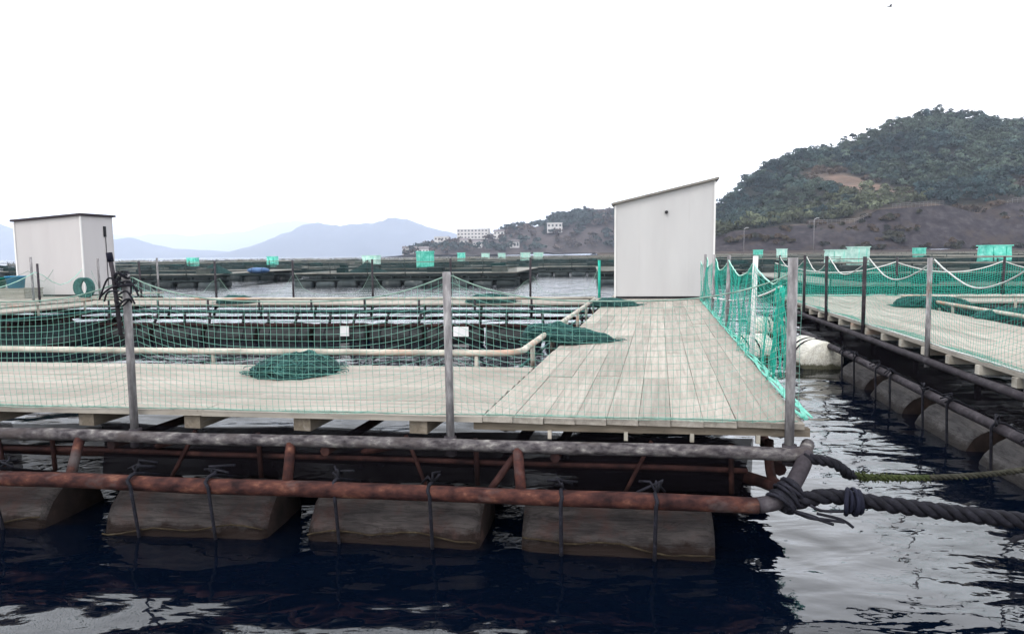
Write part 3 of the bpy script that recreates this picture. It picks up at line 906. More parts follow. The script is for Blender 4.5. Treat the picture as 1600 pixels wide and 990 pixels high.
# guard rails and lamp posts on the cutting
def guard_rail(x0, x1, y, label, dz=0.3, n=14):
    xs = np.linspace(x0, x1, n)
    zs = hill_z(xs, np.full_like(xs, y)) + dz
    t = thing('guard_rail', label, 'guard rail', (x0, y, float(zs[0])), 'guard rails on the grey slope')
    for k in (0.55, 1.15): MB().tube([(x, y, z + k) for x, z in zip(xs, zs)], 0.055, 6).build('rail', M['post'], t)
    for x, z in zip(xs, zs): MB().tube([(x, y, z - 0.6), (x, y, z + 1.25)], 0.05, 6).build('post', M['post'], t)
guard_rail(112, 134, 258.5, 'pale guard rail along the low grey slope', 0.4)
guard_rail(143, 162, 258.5, 'pale guard rail above the slope under the brown scar', 0.5)
guard_rail(186, 235, 258.5, 'long pale railing at the top right of the slope', 0.4, 26)
for x, h, lab in [(104, 11, 'thin lamp post on the shore between hill and big hut'), (80, 8, 'thin short pole on the shore right beside the big hut')]:
    t = thing('lamp_post', lab, 'lamp post', (x, 236, 1.5), 'poles on the shore')
    MB().tube([(x, 236, 1.5), (x, 236, 1.5 + h)], [0.12, 0.08], 8).build('pole', M['post'], t)
    MB().tube([(x, 236, 1.5 + h), (x + 0.8, 236, 1.9 + h), (x + 1.6, 236, 1.9 + h)], 0.09, 6).build('arm', M['whiteplastic'], t)

# ------------------------------------------------------------------ near raft
raft = thing('fish_raft', 'pale planked fish raft on a rusty pipe frame, nearest the viewer', 'raft', NEAR(-6, 5, 0.3))
AL, AR, AI = -14.4, 0.0, -12.6          # outer left, outer right, inner left
lay_planks(raft, NEAR, AL, -1.86, 0.0, 1.8, 'u')
lay_planks(raft, NEAR, -1.853, AR, 0.0, 10.72, 'v', 0.185, 2.7)
lay_planks(raft, NEAR, -1.853, AR + 0.3, 10.727, 12.7, 'u', L=2.2)
lay_planks(raft, NEAR, AI, -1.86, 9.3, 11.0, 'u')
lay_planks(raft, NEAR, AL, AI - 0.007, 1.807, 11.0, 'v')
# joists whose ends show as blocks on the front pipe
jm = None
for a in [-2.25 - 0.75 * i for i in range(16)]:
    if a > -1.9: continue
    p = NEAR(a, 0.88, 0.653) - wloc(raft)
    if jm is None: jm = plank_mesh(1.70, 0.115, 0.082, M['joist'])
    link_mesh('joist', jm, raft, (p.x, p.y, p.z + 0.038), (0, 0, NEAR.av + random.uniform(-.02, .02)))
MB().box(NEAR(-0.94, 0.055, 0.668), (1.95, 0.05, 0.048), (NEAR.u, Vector((-NEAR.u.y, NEAR.u.x, 0)))).build('edge_beam', M['joist'], raft)
for a in (-0.12, -0.95, -1.72):
    MB().box(NEAR(a, 5.3, 0.655), (0.09, 10.4, 0.07), (Vector((NEAR.v.y, -NEAR.v.x, 0)), NEAR.v)).build('stringer', M['joist'], raft)
for a in (-0.25, -0.62, -1.0, -1.45):
    MB().box(NEAR(a, 0.03, 0.625), (0.022, 0.03, 0.05), (NEAR.u, Vector((-NEAR.u.y, NEAR.u.x, 0)))).build('packing_stub', M['rail'], raft)
# front frame
pipe_part(raft, 'top_pipe', [NEAR(AL - .2, -0.08, 0.575), NEAR(-0.10, -0.08, 0.575), NEAR(-0.01, -0.06, 0.585), NEAR(0.03, 0.05, 0.60)], 0.037, M['galv'], 14, 0.010)
pipe_part(raft, 'low_pipe', [NEAR(AL - .2, -0.25, 0.335), NEAR(-0.28, -0.25, 0.335)], 0.046, M['rust'], 14, 0.006)
pipe_part(raft, 'low_pipe', [NEAR(AL, 0.36, 0.335), NEAR(-0.42, 0.36, 0.335), NEAR(-0.20, 0.10, 0.35), NEAR(-0.12, -0.2, 0.40)], 0.036, M['rustdark'], 12, 0.006)
pipe_part(raft, 'corner_pipe', smooth_path([NEAR(-0.28, -0.25, 0.335), NEAR(-0.17, -0.235, 0.36), NEAR(-0.10, -0.20, 0.43), NEAR(-0.03, -0.12, 0.52), NEAR(0.0, -0.06, 0.57)], 5), 0.044, M['darkpipe'], 12)
pipe_part(raft, 'corner_brace', smooth_path([NEAR(-0.10, -0.21, 0.42), NEAR(-0.16, 0.0, 0.39), NEAR(-0.17, 0.12, 0.47), NEAR(-0.16, 0.2, 0.575)], 5), 0.027, M['rustdark'], 10)
for a in (-10.2, -8.75, -7.3, -5.86, -4.42, -3.0, -1.6):
    pipe_part(raft, 'strut', [NEAR(a - .02, -0.09, 0.56), NEAR(a + .03, -0.24, 0.345)], 0.031, M['rust'], 10)
    pipe_part(raft, 'brace', [NEAR(a + (0.55 if a < -2 else -0.02), -0.06, 0.55), NEAR(a + (0.02 if a < -2 else -0.16), -0.18, 0.35)] if a > -2 else [NEAR(a + 0.06, 0.30, 0.36), NEAR(a + 0.62, -0.05, 0.55)], 0.021, M['rustdark'], 8)
    pipe_part(raft, 'cross_pipe', [NEAR(a + 0.2, -0.10, 0.52), NEAR(a + 0.2, 1.78, 0.52)], 0.030, M['rustdark'], 8)
for a, h in ((-9.4, .1), (-7.9, .3), (-6.5, -.2), (-5.2, .25), (-3.75, -.25), (-2.35, .3), (-0.85, -.3)):   # thin back stays
    pipe_part(raft, 'stay', [NEAR(a, 0.06, 0.59), NEAR(a + h * .5, -0.02, 0.30)], 0.013, M['rustdark'], 6)
    pipe_part(raft, 'stay', [NEAR(a + .45, 0.02, 0.59), NEAR(a + .46, 0.02, 0.30)], 0.016, M['rustdark'], 6)
pipe_part(raft, 'stay', [NEAR(-9, 0.05, 0.445), NEAR(-0.3, 0.05, 0.43)], 0.016, M['rustdark'], 8, 0.01)
# inner side of the front walkway
pipe_part(raft, 'top_pipe', [NEAR(AL, 1.74, 0.575), NEAR(-0.1, 1.74, 0.575)], 0.037, M['darkpipe'], 10)
pipe_part(raft, 'low_pipe', [NEAR(AL, 1.86, 0.335), NEAR(-0.2, 1.86, 0.335)], 0.04, M['rustdark'], 10)
for i in range(11): pipe_part(raft, 'strut', [NEAR(-13 + i * 1.2, 1.74, 0.56), NEAR(-13 + i * 1.2, 1.86, 0.345)], 0.03, M['rustdark'], 8)
# far side
for b, zz in ((9.34, 0.575), (10.95, 0.575)):
    pipe_part(raft, 'top_pipe', [NEAR(AL, b, zz), NEAR(0.2, b, zz)], 0.04, M['darkpipe'], 8)
    pipe_part(raft, 'low_pipe', [NEAR(AL, b - 0.1, 0.30), NEAR(0.1, b - 0.1, 0.30)], 0.035, M['rustdark'], 8)
for i in range(19):
    a = -12.4 + i * 0.62 + random.uniform(-.18, .18)
    pipe_part(raft, 'strut', [NEAR(a, 9.34, 0.56), NEAR(a + random.uniform(-.05, .05), 9.25, 0.345)], 0.028, M['darkpipe'], 8)
    if i % 2 == 0: pipe_part(raft, 'strut', [NEAR(a + .2, 10.95, 0.56), NEAR(a + .2, 10.86, 0.345)], 0.03, M['darkpipe'], 8)
# left and right arms
for a in (AI + 0.06, AL + 0.06, -1.80, -0.06):
    pipe_part(raft, 'top_pipe', [NEAR(a, 0.4, 0.57), NEAR(a, 12.4 if a > -5 else 10.8, 0.57)], 0.037, M['darkpipe'], 8)
    pipe_part(raft, 'low_pipe', [NEAR(a, 0.4, 0.335), NEAR(a, 12.4 if a > -5 else 10.8, 0.335)], 0.042, M['rustdark'], 8)
    for i in range(8): pipe_part(raft, 'strut', [NEAR(a, 1.2 + i * 1.2, 0.56), NEAR(a, 1.2 + i * 1.2, 0.345)], 0.03, M['rustdark'], 8)
# low rail round the cage mouth
RZ = DECK + 0.10
CI = (AI + 0.02, -2.02, 1.94, 9.2)
pipe_part(raft, 'rail', [NEAR(CI[0], CI[2], RZ), NEAR(-9, CI[2], RZ + .005), NEAR(-5, CI[2], RZ - .004)] + [NEAR(CI[1] - .22 + .22 * math.sin(q), CI[2] + .22 - .22 * math.cos(q), RZ) for q in np.linspace(0, math.pi / 2, 8)] + [NEAR(CI[1], 5, RZ + .004), NEAR(CI[1], CI[3] - .05, RZ)], 0.030, M['rail'], 10)
pipe_part(raft, 'rail', [NEAR(CI[1], CI[3], RZ + .015), NEAR(CI[0], CI[3], RZ + .015)], 0.028, M['rail'], 10)
pipe_part(raft, 'rail', [NEAR(CI[0], CI[3], RZ), NEAR(CI[0], CI[2] + .1, RZ)], 0.030, M['rail'], 10)
for i in range(5): pipe_part(raft, 'rail_stay', [NEAR(-12.4 + i * 2.5, CI[2], 0.55), NEAR(-12.4 + i * 2.5, CI[2], RZ)], 0.018, M['rail'], 8)
for i in range(6): pipe_part(raft, 'rail_stay', [NEAR(CI[1], 2.6 + i * 1.25, 0.55), NEAR(CI[1], 2.6 + i * 1.25, RZ)], 0.022, M['rail'], 8)
for i in range(10): pipe_part(raft, 'rail_stay', [NEAR(-12.2 + i * 1.12, CI[3], 0.55), NEAR(-12.2 + i * 1.12, CI[3], RZ)], 0.022, M['darkpipe'], 8)
for i in range(7): pipe_part(raft, 'rail_stay', [NEAR(CI[0], 2.4 + i * 1.1, 0.55), NEAR(CI[0], 2.4 + i * 1.1, RZ)], 0.022, M['rail'], 8)
# second, lower rope rail inside the mouth
pipe_part(raft, 'net_ring', [NEAR(CI[0] + .12, CI[2] + .12, 0.60), NEAR(CI[1] - .12, CI[2] + .12, 0.60), NEAR(CI[1] - .12, CI[3] - .1, 0.60), NEAR(CI[0] + .12, CI[3] - .1, 0.60), NEAR(CI[0] + .12, CI[2] + .12, 0.60)], 0.018, M['netdark'], 8)
# posts
FP = [-8.1, -6.1, -4.08, -2.03, -0.085]
for a, h in zip(FP, (1.62, 1.62, 1.60, 1.60, 1.665)):
    r = 0.024 if a < -1 else 0.026
    o = pipe_part(raft, 'post', [NEAR(a + random.uniform(-.02, .02), -0.05, 0.50), NEAR(a - 0.01, -0.045, h)], r, M['post'], 12)
    MB().tube([NEAR(a - 0.002, -0.05, 0.505), NEAR(a - 0.004, -0.05, 0.62)], r * 1.55, 12).build('socket', M['darkpipe'], o)
RP = [2.55, 5.0, 7.4, 9.6]
for b, mt in zip(RP, ('postwhite', 'post', 'post', 'post')):
    o = pipe_part(raft, 'post', [NEAR(0.03, b, 0.5), NEAR(0.05, b, 1.66)], 0.024, M[mt], 10)
for a in (-12.9, -11.0, -9.1, -7.2, -5.4, -3.6):
    pipe_part(raft, 'post', [NEAR(a, 11.02, 0.5), NEAR(a + random.uniform(-.03, .03), 11.02, 1.62)], 0.024, M['darkpipe'], 8)
pipe_part(raft, 'post', [NEAR(-2.1, 11.1, 0.5), NEAR(-2.1, 11.1, 1.55)], 0.03, M['netbright'], 8)
for b in (3.2, 5.4, 7.6, 9.8): pipe_part(raft, 'post', [NEAR(AL, b, 0.5), NEAR(AL, b, 1.60)], 0.024, M['darkpipe'], 8)

# floats of the near raft
FL = [-6.50, -5.17, -3.69, -2.37, -1.055]
flab = {-1.055: 'grey wrapped float under the corner of the near raft', -2.37: 'grey wrapped float second from the near raft corner', -3.69: 'grey wrapped float third from the near raft corner', -5.17: 'grey wrapped float cut by the left picture edge'}
for i, a in enumerate(FL):
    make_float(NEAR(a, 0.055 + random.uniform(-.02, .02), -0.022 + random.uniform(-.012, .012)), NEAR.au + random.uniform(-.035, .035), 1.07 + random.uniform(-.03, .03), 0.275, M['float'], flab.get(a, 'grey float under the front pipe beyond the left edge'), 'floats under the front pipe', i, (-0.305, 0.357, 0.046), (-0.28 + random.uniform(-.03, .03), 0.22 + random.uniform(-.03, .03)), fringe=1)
for i in range(9):
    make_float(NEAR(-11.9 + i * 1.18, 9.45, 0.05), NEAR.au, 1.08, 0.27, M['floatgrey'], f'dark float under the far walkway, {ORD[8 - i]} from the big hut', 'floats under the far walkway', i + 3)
for i in range(7):
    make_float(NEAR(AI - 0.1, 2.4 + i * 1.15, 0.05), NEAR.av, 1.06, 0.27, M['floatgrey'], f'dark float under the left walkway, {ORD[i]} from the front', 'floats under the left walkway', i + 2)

# dark cage net hanging round the mouth
nt = thing('cage_net_or_shade', 'dark cage net hanging into the water inside the near raft', 'net', NEAR(-7, 5.5, -1.0))
def curtain(root, fr, pa, z0, z1, mat, name='net_or_shade_wall', step=0.25):
    P = []
    for (a0, b0), (a1, b1) in zip(pa[:-1], pa[1:]):
        m = max(2, int(math.hypot(a1 - a0, b1 - b0) / step))
        P += [(a0 + (a1 - a0) * i / m, b0 + (b1 - b0) * i / m) for i in range(m + (1 if (a1, b1) == pa[-1] else 0))]
    zs = [z0, z0 * 0.5 + z1 * 0.5, z1]
    vs = [fr(a + .04 * math.sin(i * 1.3 + k), b + .04 * math.cos(i * 1.1 + k), z) for k, z in enumerate(zs) for i, (a, b) in enumerate(P)]
    n = len(P)
    fs = [(k * n + i, k * n + i + 1, (k + 1) * n + i + 1, (k + 1) * n + i) for k in range(2) for i in range(n - 1)]
    return MB().add(vs, fs, True).build(name, mat, root)
sk = thing('shade_skirt', 'near-black sheet painted as the shade behind the rusty front pipes', 'net', NEAR(-5, 0.5, 0))  # added sheets, no real net: under-deck shade put in as black
curtain(sk, NEAR, [(-4.52, 0.13), (-0.30, 0.13)], 0.60, 0.26, M['sheet_shade'])
curtain(sk, NEAR, [(-9.0, 0.13), (-5.15, 0.13)], 0.60, 0.26, M['sheet_shade'])
curtain(sk, NEAR, [(-9.0, 0.47), (-0.25, 0.47)], 0.50, -0.25, M['sheet_shade'])
curtain(nt, NEAR, [(CI[0] + .15, CI[3] - .12), (CI[0] + .15, CI[2] + .15), (CI[1] - .15, CI[2] + .15), (CI[1] - .15, CI[3] - .12)], 0.42, -1.0, M['sheet_dark'])

# fence nets
def front_pos(x, off, z): return NEAR(x, -0.03 + off, z)
fence_net('fence_net', 'thin green square-mesh net along the front edge of the near raft', front_pos, -7.6, -0.04, FP, 1.585, 0.16, DECK, 0.041, 0.00125, M['net'], sharp=3.0, slack=1.0, rope_r=0.0042, rope_mat='ropegrey')
def rarm_pos(x, off, z): return NEAR(0.06 - off, x, z)
rn = fence_net('fence_net', 'bright teal net bunched along the right edge of the near raft', rarm_pos, 1.30, 10.6, [0.9, 2.55, 5.0, 7.4, 9.6, 10.8], 1.60, 0.16, DECK - 0.02, 0.05, 0.0022, M['netbright'], side=0.10, rope_r=0.007, rope_mat='ropeteal', fold=0.05, sharp=1.6, seed=8)
# gathered end of that net
mb = MB()
rr = random.Random(5)
for k in range(18):
    a0 = rr.uniform(-.04, .05); b0 = 1.32 + rr.uniform(-.10, .10)
    pts = [NEAR(0.07 + a0 * (0.4 + 0.9 * t) + .015 * math.sin(7 * t + k), b0 + .02 * math.sin(5 * t + k * 2), 1.44 - t * 0.69) for t in np.linspace(0, 1, 9)]
    mb.tube(pts, rr.uniform(.002, .005), 5)
mb.build('gathered_end', M['netbright'], rn)
mb = MB()
for k in range(9):
    mb.tube([NEAR(0.02 + .03 * math.sin(k * 2 + b * 3), b, DECK + 0.012 + .014 * abs(math.sin(b * 4 + k))) for b in np.linspace(0.05, 10.4, 50)], 0.006, 5)
mb.build('foot_bundle', M['netpale'], rn)
# far edge and left edge fences of the near raft: net slumped low
def sheet_net(name, label, pos, xs, posts, ztop, sag, zbot, mat, rope_mat='ropewhite', rope_r=0.008, group=None, sharp=1.6, cat='net'):
    t = thing(name, label, cat, pos(float(np.mean(xs)), zbot), group)
    top = [pos(x, sag_top(x, posts, ztop, sag, sharp)) for x in xs]
    bot = [pos(x, zbot) for x in xs]
    mid = [a.lerp(b, 0.5) + Vector((0.05 * math.sin(i * 1.7), 0.05 * math.cos(i * 1.3), 0)) for i, (a, b) in enumerate(zip(top, bot))]
    n = len(xs)
    fs = [(k * n + i, k * n + i + 1, (k + 1) * n + i + 1, (k + 1) * n + i) for k in range(2) for i in range(n - 1)]
    MB().add(bot + mid + top, fs, True).build('mesh', mat, t)
    MB().tube(top, rope_r, 5).build('head_rope', M[rope_mat], t)
    return t
sheet_net('fence_net', 'pale sagging net on the far edge of the near raft', lambda x, z: NEAR(x, 11.04, z), np.linspace(-14.2, -2.1, 60), [-14.2, -12.9, -11.0, -9.1, -7.2, -5.4, -3.6, -2.1], 1.42, 0.60, DECK, M['sheet_pale'], 'ropegrey', 0.004, None, 5.0)
sheet_net('fence_net', 'pale teal net sagging along the left edge of the near raft', lambda x, z: NEAR(AL, x, z), np.linspace(0.6, 11, 50), [0.6, 3.2, 5.4, 7.6, 9.8, 11], 1.45, 0.35, DECK, M['sheet_pale'], 'ropeteal')

# net bundles over the rail
net_bundle('dark green net heaped on the front walkway', NEAR(-3.80, 1.42, DECK), NEAR.au, 0.35, 0.36, 0.135, 4, 'net bundles on the near raft')
net_bundle('dark spindle of net laid across the right walkway', NEAR(-1.80, 3.55, DECK), NEAR.au + 0.12, 0.52, 0.30, 0.17, 9, 'net bundles on the near raft', 0.55, 0.10)
net_bundle('small dark net bundle at the far corner near the hut', NEAR(-1.62, 8.75, DECK), NEAR.au, 0.45, 0.28, 0.13, 13, 'net bundles on the near raft', 0.3)
net_bundle('dark net heap on the middle of the far walkway', NEAR(-4.15, 9.65, DECK), NEAR.au, 0.52, 0.3, 0.16, 17, 'net bundles on the near raft')
net_bundle('green net heap at the left of the far walkway', NEAR(-9.6, 9.6, DECK), NEAR.au, 0.42, 0.3, 0.15, 21, 'net bundles on the near raft')
for i, (a, lab) in enumerate([(-4.62, 'white plastic board hung under the far walkway beside the middle post'), (-7.0, 'small white board hung under the far walkway left of centre')]):
    t = thing('hung_board', lab, 'board', NEAR(a, 9.12, 0.10), 'boards under the far walkway')
    w, h = ((0.30, 0.19) if i == 0 else (0.18, 0.2))
    MB().box(NEAR(a, 9.12, 0.20), (w, 0.03, h), (NEAR.u, Vector((-NEAR.u.y, NEAR.u.x, 0))), 0.004).build('board', M['whiteplastic'], t)
    for s in (-1, 1): MB().tube([NEAR(a + s * w * .4, 9.12, 0.20 + h / 2), NEAR(a + s * w * .4, 9.14, 0.60)], 0.006, 5).build('hanger', M['ropedark'], t)

# stick and lashings on the second front post
t = thing('lashed_stick', 'dark stick tied with black rope to the front left post', 'stick', NEAR(-4.120, -0.06, 1.3))
MB().tube([NEAR(-4.115, -0.085, 1.22), NEAR(-4.140, -0.085, 1.60), NEAR(-4.155, -0.085, 1.70)], 0.013, 8).build('stick', M['darkpipe'], t)
MB().tube([NEAR(-4.152, -0.085, 1.68), NEAR(-4.160, -0.085, 1.735)], 0.019, 8).build('cap', M['ropeblue'], t)
mb = MB(); rr = random.Random(3)
for z0 in (1.575, 1.53, 1.42):
    for k in range(3):
        ph = rr.uniform(0, 6.28); rad = rr.uniform(0.033, 0.046)
        mb.tube([NEAR(-4.105 + rad * math.cos(q + ph), -0.06 + rad * math.sin(q + ph), z0 + .02 * math.sin(q * 2 + ph) + .004 * q) for q in np.linspace(0, 6.4, 16)], 0.0055, 5)
for k in range(7):
    s = -1 if k % 2 else 1
    p0 = NEAR(-4.100, -0.10, rr.uniform(1.46, 1.58))
    mb.tube(smooth_path([p0, p0 + NEAR.u * (s * rr.uniform(.05, .09)) + Vector((0, 0, rr.uniform(-.02, .02))), p0 + NEAR.u * (s * rr.uniform(.08, .14)) + Vector((0, 0, rr.uniform(-.12, -.02)))], 5), 0.006, 5)
mb.build('lashing', M['ropedark'], t)

# mooring ropes at the corner
def lashing_mb(center, axis, rad, n, width, rr, r=0.016, jit=0.02):
    mb = MB(); ax = Vector(axis).normalized(); e = ax.orthogonal().normalized(); f = ax.cross(e)
    for k in range(n):
        o = (k / max(1, n - 1) - 0.5) * width; ph = rr.uniform(0, 6.28); tl = rr.uniform(-.4, .4)
        R2 = rad + rr.uniform(0, jit)
        pts = [Vector(center) + ax * (o + tl * R2 * math.cos(q)) + (e * math.cos(q + ph) + f * math.sin(q + ph)) * R2 for q in np.linspace(0, 6.283, 18, endpoint=False)]
        mb.tube(pts, r * rr.uniform(.8, 1.15), 6, closed=True)
    return mb
t = thing('mooring_rope', 'thick dark twisted mooring rope tied to the raft corner', 'rope', NEAR(0.4, -0.3, 0.3))
path = smooth_path([NEAR(-0.15, -0.25, 0.34), NEAR(0.05, -0.26, 0.40), NEAR(0.20, -0.24, 0.385), Vector((1.98, 3.46, 0.375)), Vector((2.25, 3.40, 0.355)), Vector((2.6, 3.32, 0.335)), Vector((3.0, 3.22, 0.335)), Vector((3.45, 3.12, 0.36)), Vector((3.72, 3.06, 0.40))], 6)
rope_mb(path, 0.043, 3, 0.20).build('rope', M['ropedark'], t)
rr = random.Random(12)
lashing_mb(NEAR(-0.13, -0.235, 0.385), (NEAR(0, -.1, .57) - NEAR(-.26, -.25, .335)), 0.056, 11, 0.11, rr, 0.0125, 0.028).build('hitch', M['ropedark'], t)
lashing_mb(Vector((1.79, 3.50, 0.380)), NEAR.u, 0.047, 6, 0.06, rr, 0.011, 0.025).build('knot', M['ropeblue'], t)
mb = MB()
for k in range(6):
    p0 = NEAR(rr.uniform(-.15, .02), -0.3, rr.uniform(.31, .37))
    mb.tube(smooth_path([p0, p0 + NEAR.u * rr.uniform(.05, .12) + Vector((0, -.02, -.02)), p0 + NEAR.u * rr.uniform(.12, .26) + Vector((0, -.03, rr.uniform(-.07, .0)))], 5), 0.008, 5)
mb.build('loose_end', M['ropedark'], t)
mb = MB()
mb.tube(smooth_path([Vector((2.62, 3.32, 0.31)), Vector((2.58, 3.31, 0.27)), Vector((2.52, 3.31, 0.255)), Vector((2.50, 3.31, 0.235))], 5), 0.014, 6)
mb.build('loose_end', M['ropedark'], t)
lashing_mb(Vector((2.98, 3.225, 0.335)), NEAR.u, 0.045, 3, 0.03, rr, 0.008, 0.004).build('marker_twine', M['netbright'], t)
t = thing('weedy_rope', 'thin rope with green weed running from the raft corner', 'rope', NEAR(0.3, 0.0, 0.4))
pathw = smooth_path([NEAR(-0.02, -0.10, 0.56), NEAR(0.12, -0.12, 0.545), NEAR(0.20, -0.10, 0.49), NEAR(0.24, -0.05, 0.455), NEAR(0.42, -0.02, 0.435), NEAR(0.75, 0.08, 0.415), NEAR(1.15, 0.22, 0.41), NEAR(1.6, 0.42, 0.43), RIGHT(0.05, 1.3, 0.52)], 6)
nw = len(pathw)
rope_mb(pathw[:int(nw * .42)], 0.030, 3, 0.13).build('hitch_rope', M['ropedark'], t)
rope_mb(pathw[int(nw * .38):int(nw * .62)], 0.019, 3, 0.10).build('weedy_stretch', M['ropealgae'], t)
rope_mb(pathw[int(nw * .60):], 0.018, 3, 0.10).build('rope', M['ropedull'], t)
mb = MB(); rr = random.Random(77)
for k in range(200):
    f = min(.66, abs(rr.gauss(0, .10)) + .41); p = pathw[int(nw * f)].lerp(pathw[min(nw - 1, int(nw * f) + 1)], rr.random())
    d = Vector((rr.gauss(0, 1), rr.gauss(0, 1), rr.gauss(-.2, 1))).normalized()
    mb.tube([p + d * .012, p + d * rr.uniform(.022, .04)], [.005, .002], 4)
mb.build('weed', M['ropealgae'], t)
t = thing('slack_rope', 'pale rope from the big hut to the teal net', 'rope', NEAR(0, 10.6, DECK))
MB().tube(smooth_path([NEAR(0.02, 10.7, DECK + .03), NEAR(0.04, 8, 0.93), NEAR(0.06, 4.5, 1.12), NEAR(0.06, 2.4, 1.30), NEAR(0.07, 1.30, 1.44)], 8), 0.009, 6).build('rope', M['ropewhite'], t)

# ------------------------------------------------------------------ huts
def hut(fr, a0, a1, b0, b1, zb, hl, hr, label, wall, roof, ov=0.08, th=0.05):
    t = thing('raft_hut', label, 'hut', fr((a0 + a1) / 2, (b0 + b1) / 2, zb))
    def panel(pts, nrm, name='wall'):
        n = Vector(nrm) * 0.03
        A = [Vector(p) for p in pts]; B = [p - n for p in A]
        MB().add(A + B, [(0, 1, 2, 3), (7, 6, 5, 4), (0, 4, 5, 1), (1, 5, 6, 2), (2, 6, 7, 3), (3, 7, 4, 0)]).build(name, wall, t)
    nf = -Vector((-fr.u.y, fr.u.x, 0)); nr = Vector((fr.v.y, -fr.v.x, 0))
    npan = max(2, round((a1 - a0) / 0.46))
    for i in range(npan):                                 # front made of upright sheets with fine joints
        s, e = i / npan, (i + 1) / npan
        x0 = a0 + (a1 - a0) * s + 0.0004; x1 = a0 + (a1 - a0) * e - 0.0004
        z0 = hl + (hr - hl) * s; z1 = hl + (hr - hl) * e
        panel([fr(x0, b0, zb + .03), fr(x1, b0, zb + .03), fr(x1, b0, zb + z1), fr(x0, b0, zb + z0)], nf, 'wall_sheet')
    panel([fr(a1, b0, zb + .03), fr(a1, b1, zb + .03), fr(a1, b1, zb + hr), fr(a1, b0, zb + hr)], nr)
    panel([fr(a0, b1, zb + .03), fr(a0, b0, zb + .03), fr(a0, b0, zb + hl), fr(a0, b1, zb + hl)], -nr)
    panel([fr(a1, b1, zb + .03), fr(a0, b1, zb + .03), fr(a0, b1, zb + hl), fr(a1, b1, zb + hr)], -nf)
    P = []
    sl = (hr - hl) / (a1 - a0)
    for z in (0.005, th):
        P += [fr(a0 - ov, b0 - ov, zb + hl - sl * ov + z), fr(a1 + ov, b0 - ov, zb + hr + sl * ov + z), fr(a1 + ov, b1 + ov, zb + hr + sl * ov + z), fr(a0 - ov, b1 + ov, zb + hl - sl * ov + z)]
    MB().add(P, [(3, 2, 1, 0), (4, 5, 6, 7), (0, 1, 5, 4), (1, 2, 6, 5), (2, 3, 7, 6), (3, 0, 4, 7)]).build('roof', roof, t)
    MB().box(fr((a0 + a1) / 2, b0 + 0.02, zb + 0.022), (a1 - a0 - .02, 0.06, 0.044), (fr.u, Vector((-fr.u.y, fr.u.x, 0)))).build('sill', M['black'], t)
    for a, b, h in ((a0, b0, hl), (a1, b0, hr)):
        MB().box(fr(a, b - 0.004, zb + .03 + (h - .05) / 2), (0.035, 0.035, h - .05), (fr.u, Vector((-fr.u.y, fr.u.x, 0)))).build('corner_trim', M['trim'], t)
    return t
h1 = hut(NEAR, -1.74, 0.30, 10.80, 12.5, DECK + .005, 1.98, 2.44, 'tall white sloping-roof hut at the end of the right walkway', M['hut'], M['roof'])
MB().tube([NEAR(-0.68, 10.80, DECK + 1.81), NEAR(-0.68, 10.755, DECK + 1.81)], 0.035, 10).build('vent', M['black'], h1)
# neighbouring raft with the small hut
r2 = thing('fish_raft', 'pale raft carrying the small white hut at far left', 'raft', NEAR(-18, 12, 0.3))
lay_planks(r2, NEAR, -21.5, -14.75, 10.6, 14.2, 'u', 0.3, 3.4)
lay_planks(r2, NEAR, -16.4, -14.75, 2.0, 10.59, 'v', 0.27, 3.0)
for b in (10.7, 14.1):
    pipe_part(r2, 'top_pipe', [NEAR(-21.5, b, .575), NEAR(-14.75, b, .575)], .04, M['darkpipe'], 8)
    pipe_part(r2, 'low_pipe', [NEAR(-21.5, b, .335), NEAR(-14.75, b, .335)], .045, M['rustdark'], 8)
for a in (-16.3, -14.85):
    pipe_part(r2, 'top_pipe', [NEAR(a, 2, .57), NEAR(a, 10.6, .57)], .04, M['darkpipe'], 8)
    pipe_part(r2, 'low_pipe', [NEAR(a, 2, .335), NEAR(a, 10.6, .335)], .045, M['rustdark'], 8)
for a, b, h in ((-15.4, 10.65, 1.75), (-14.85, 12.0, 1.7), (-14.85, 7.6, 1.7), (-17.4, 10.65, 1.7), (-14.85, 14.1, 1.7)):
    pipe_part(r2, 'post', [NEAR(a, b, .5), NEAR(a, b, h)], .028, M['post'], 8)
for i in range(6): make_float(NEAR(-15.2 - i * 1.15, 10.8, .05), NEAR.au, 1.06, .27, M['floatgrey'], f'dark float under the small hut raft, {ORD[i]} from its right end', 'floats of the small hut raft', i)
h2 = hut(NEAR, -17.25, -15.35, 12.1, 13.15, DECK + .005, 1.93, 2.06, 'small cream hut with flat dark roof at far left', M['hutpale'], M['roofdark'], 0.06, 0.06)
MB().box(NEAR(-15.335, 12.85, DECK + 1.68), (0.03, 0.07, 0.28), (Vector((NEAR.v.y, -NEAR.v.x, 0)), NEAR.v)).build('latch', M['black'], h2)
MB().box(NEAR(-15.335, 12.87, DECK + 0.78), (0.012, 0.012, 1.5), (Vector((NEAR.v.y, -NEAR.v.x, 0)), NEAR.v)).build('door_joint', M['black'], h2)
sheet_net('fence_net', 'pale teal net in front of the small cream hut', lambda x, z: NEAR(x, 10.62, z), np.linspace(-20, -14.8, 40), [-20, -17.4, -15.4, -14.8], 1.45, 0.28, DECK, M['sheet_pale'], 'ropegrey', 0.005)
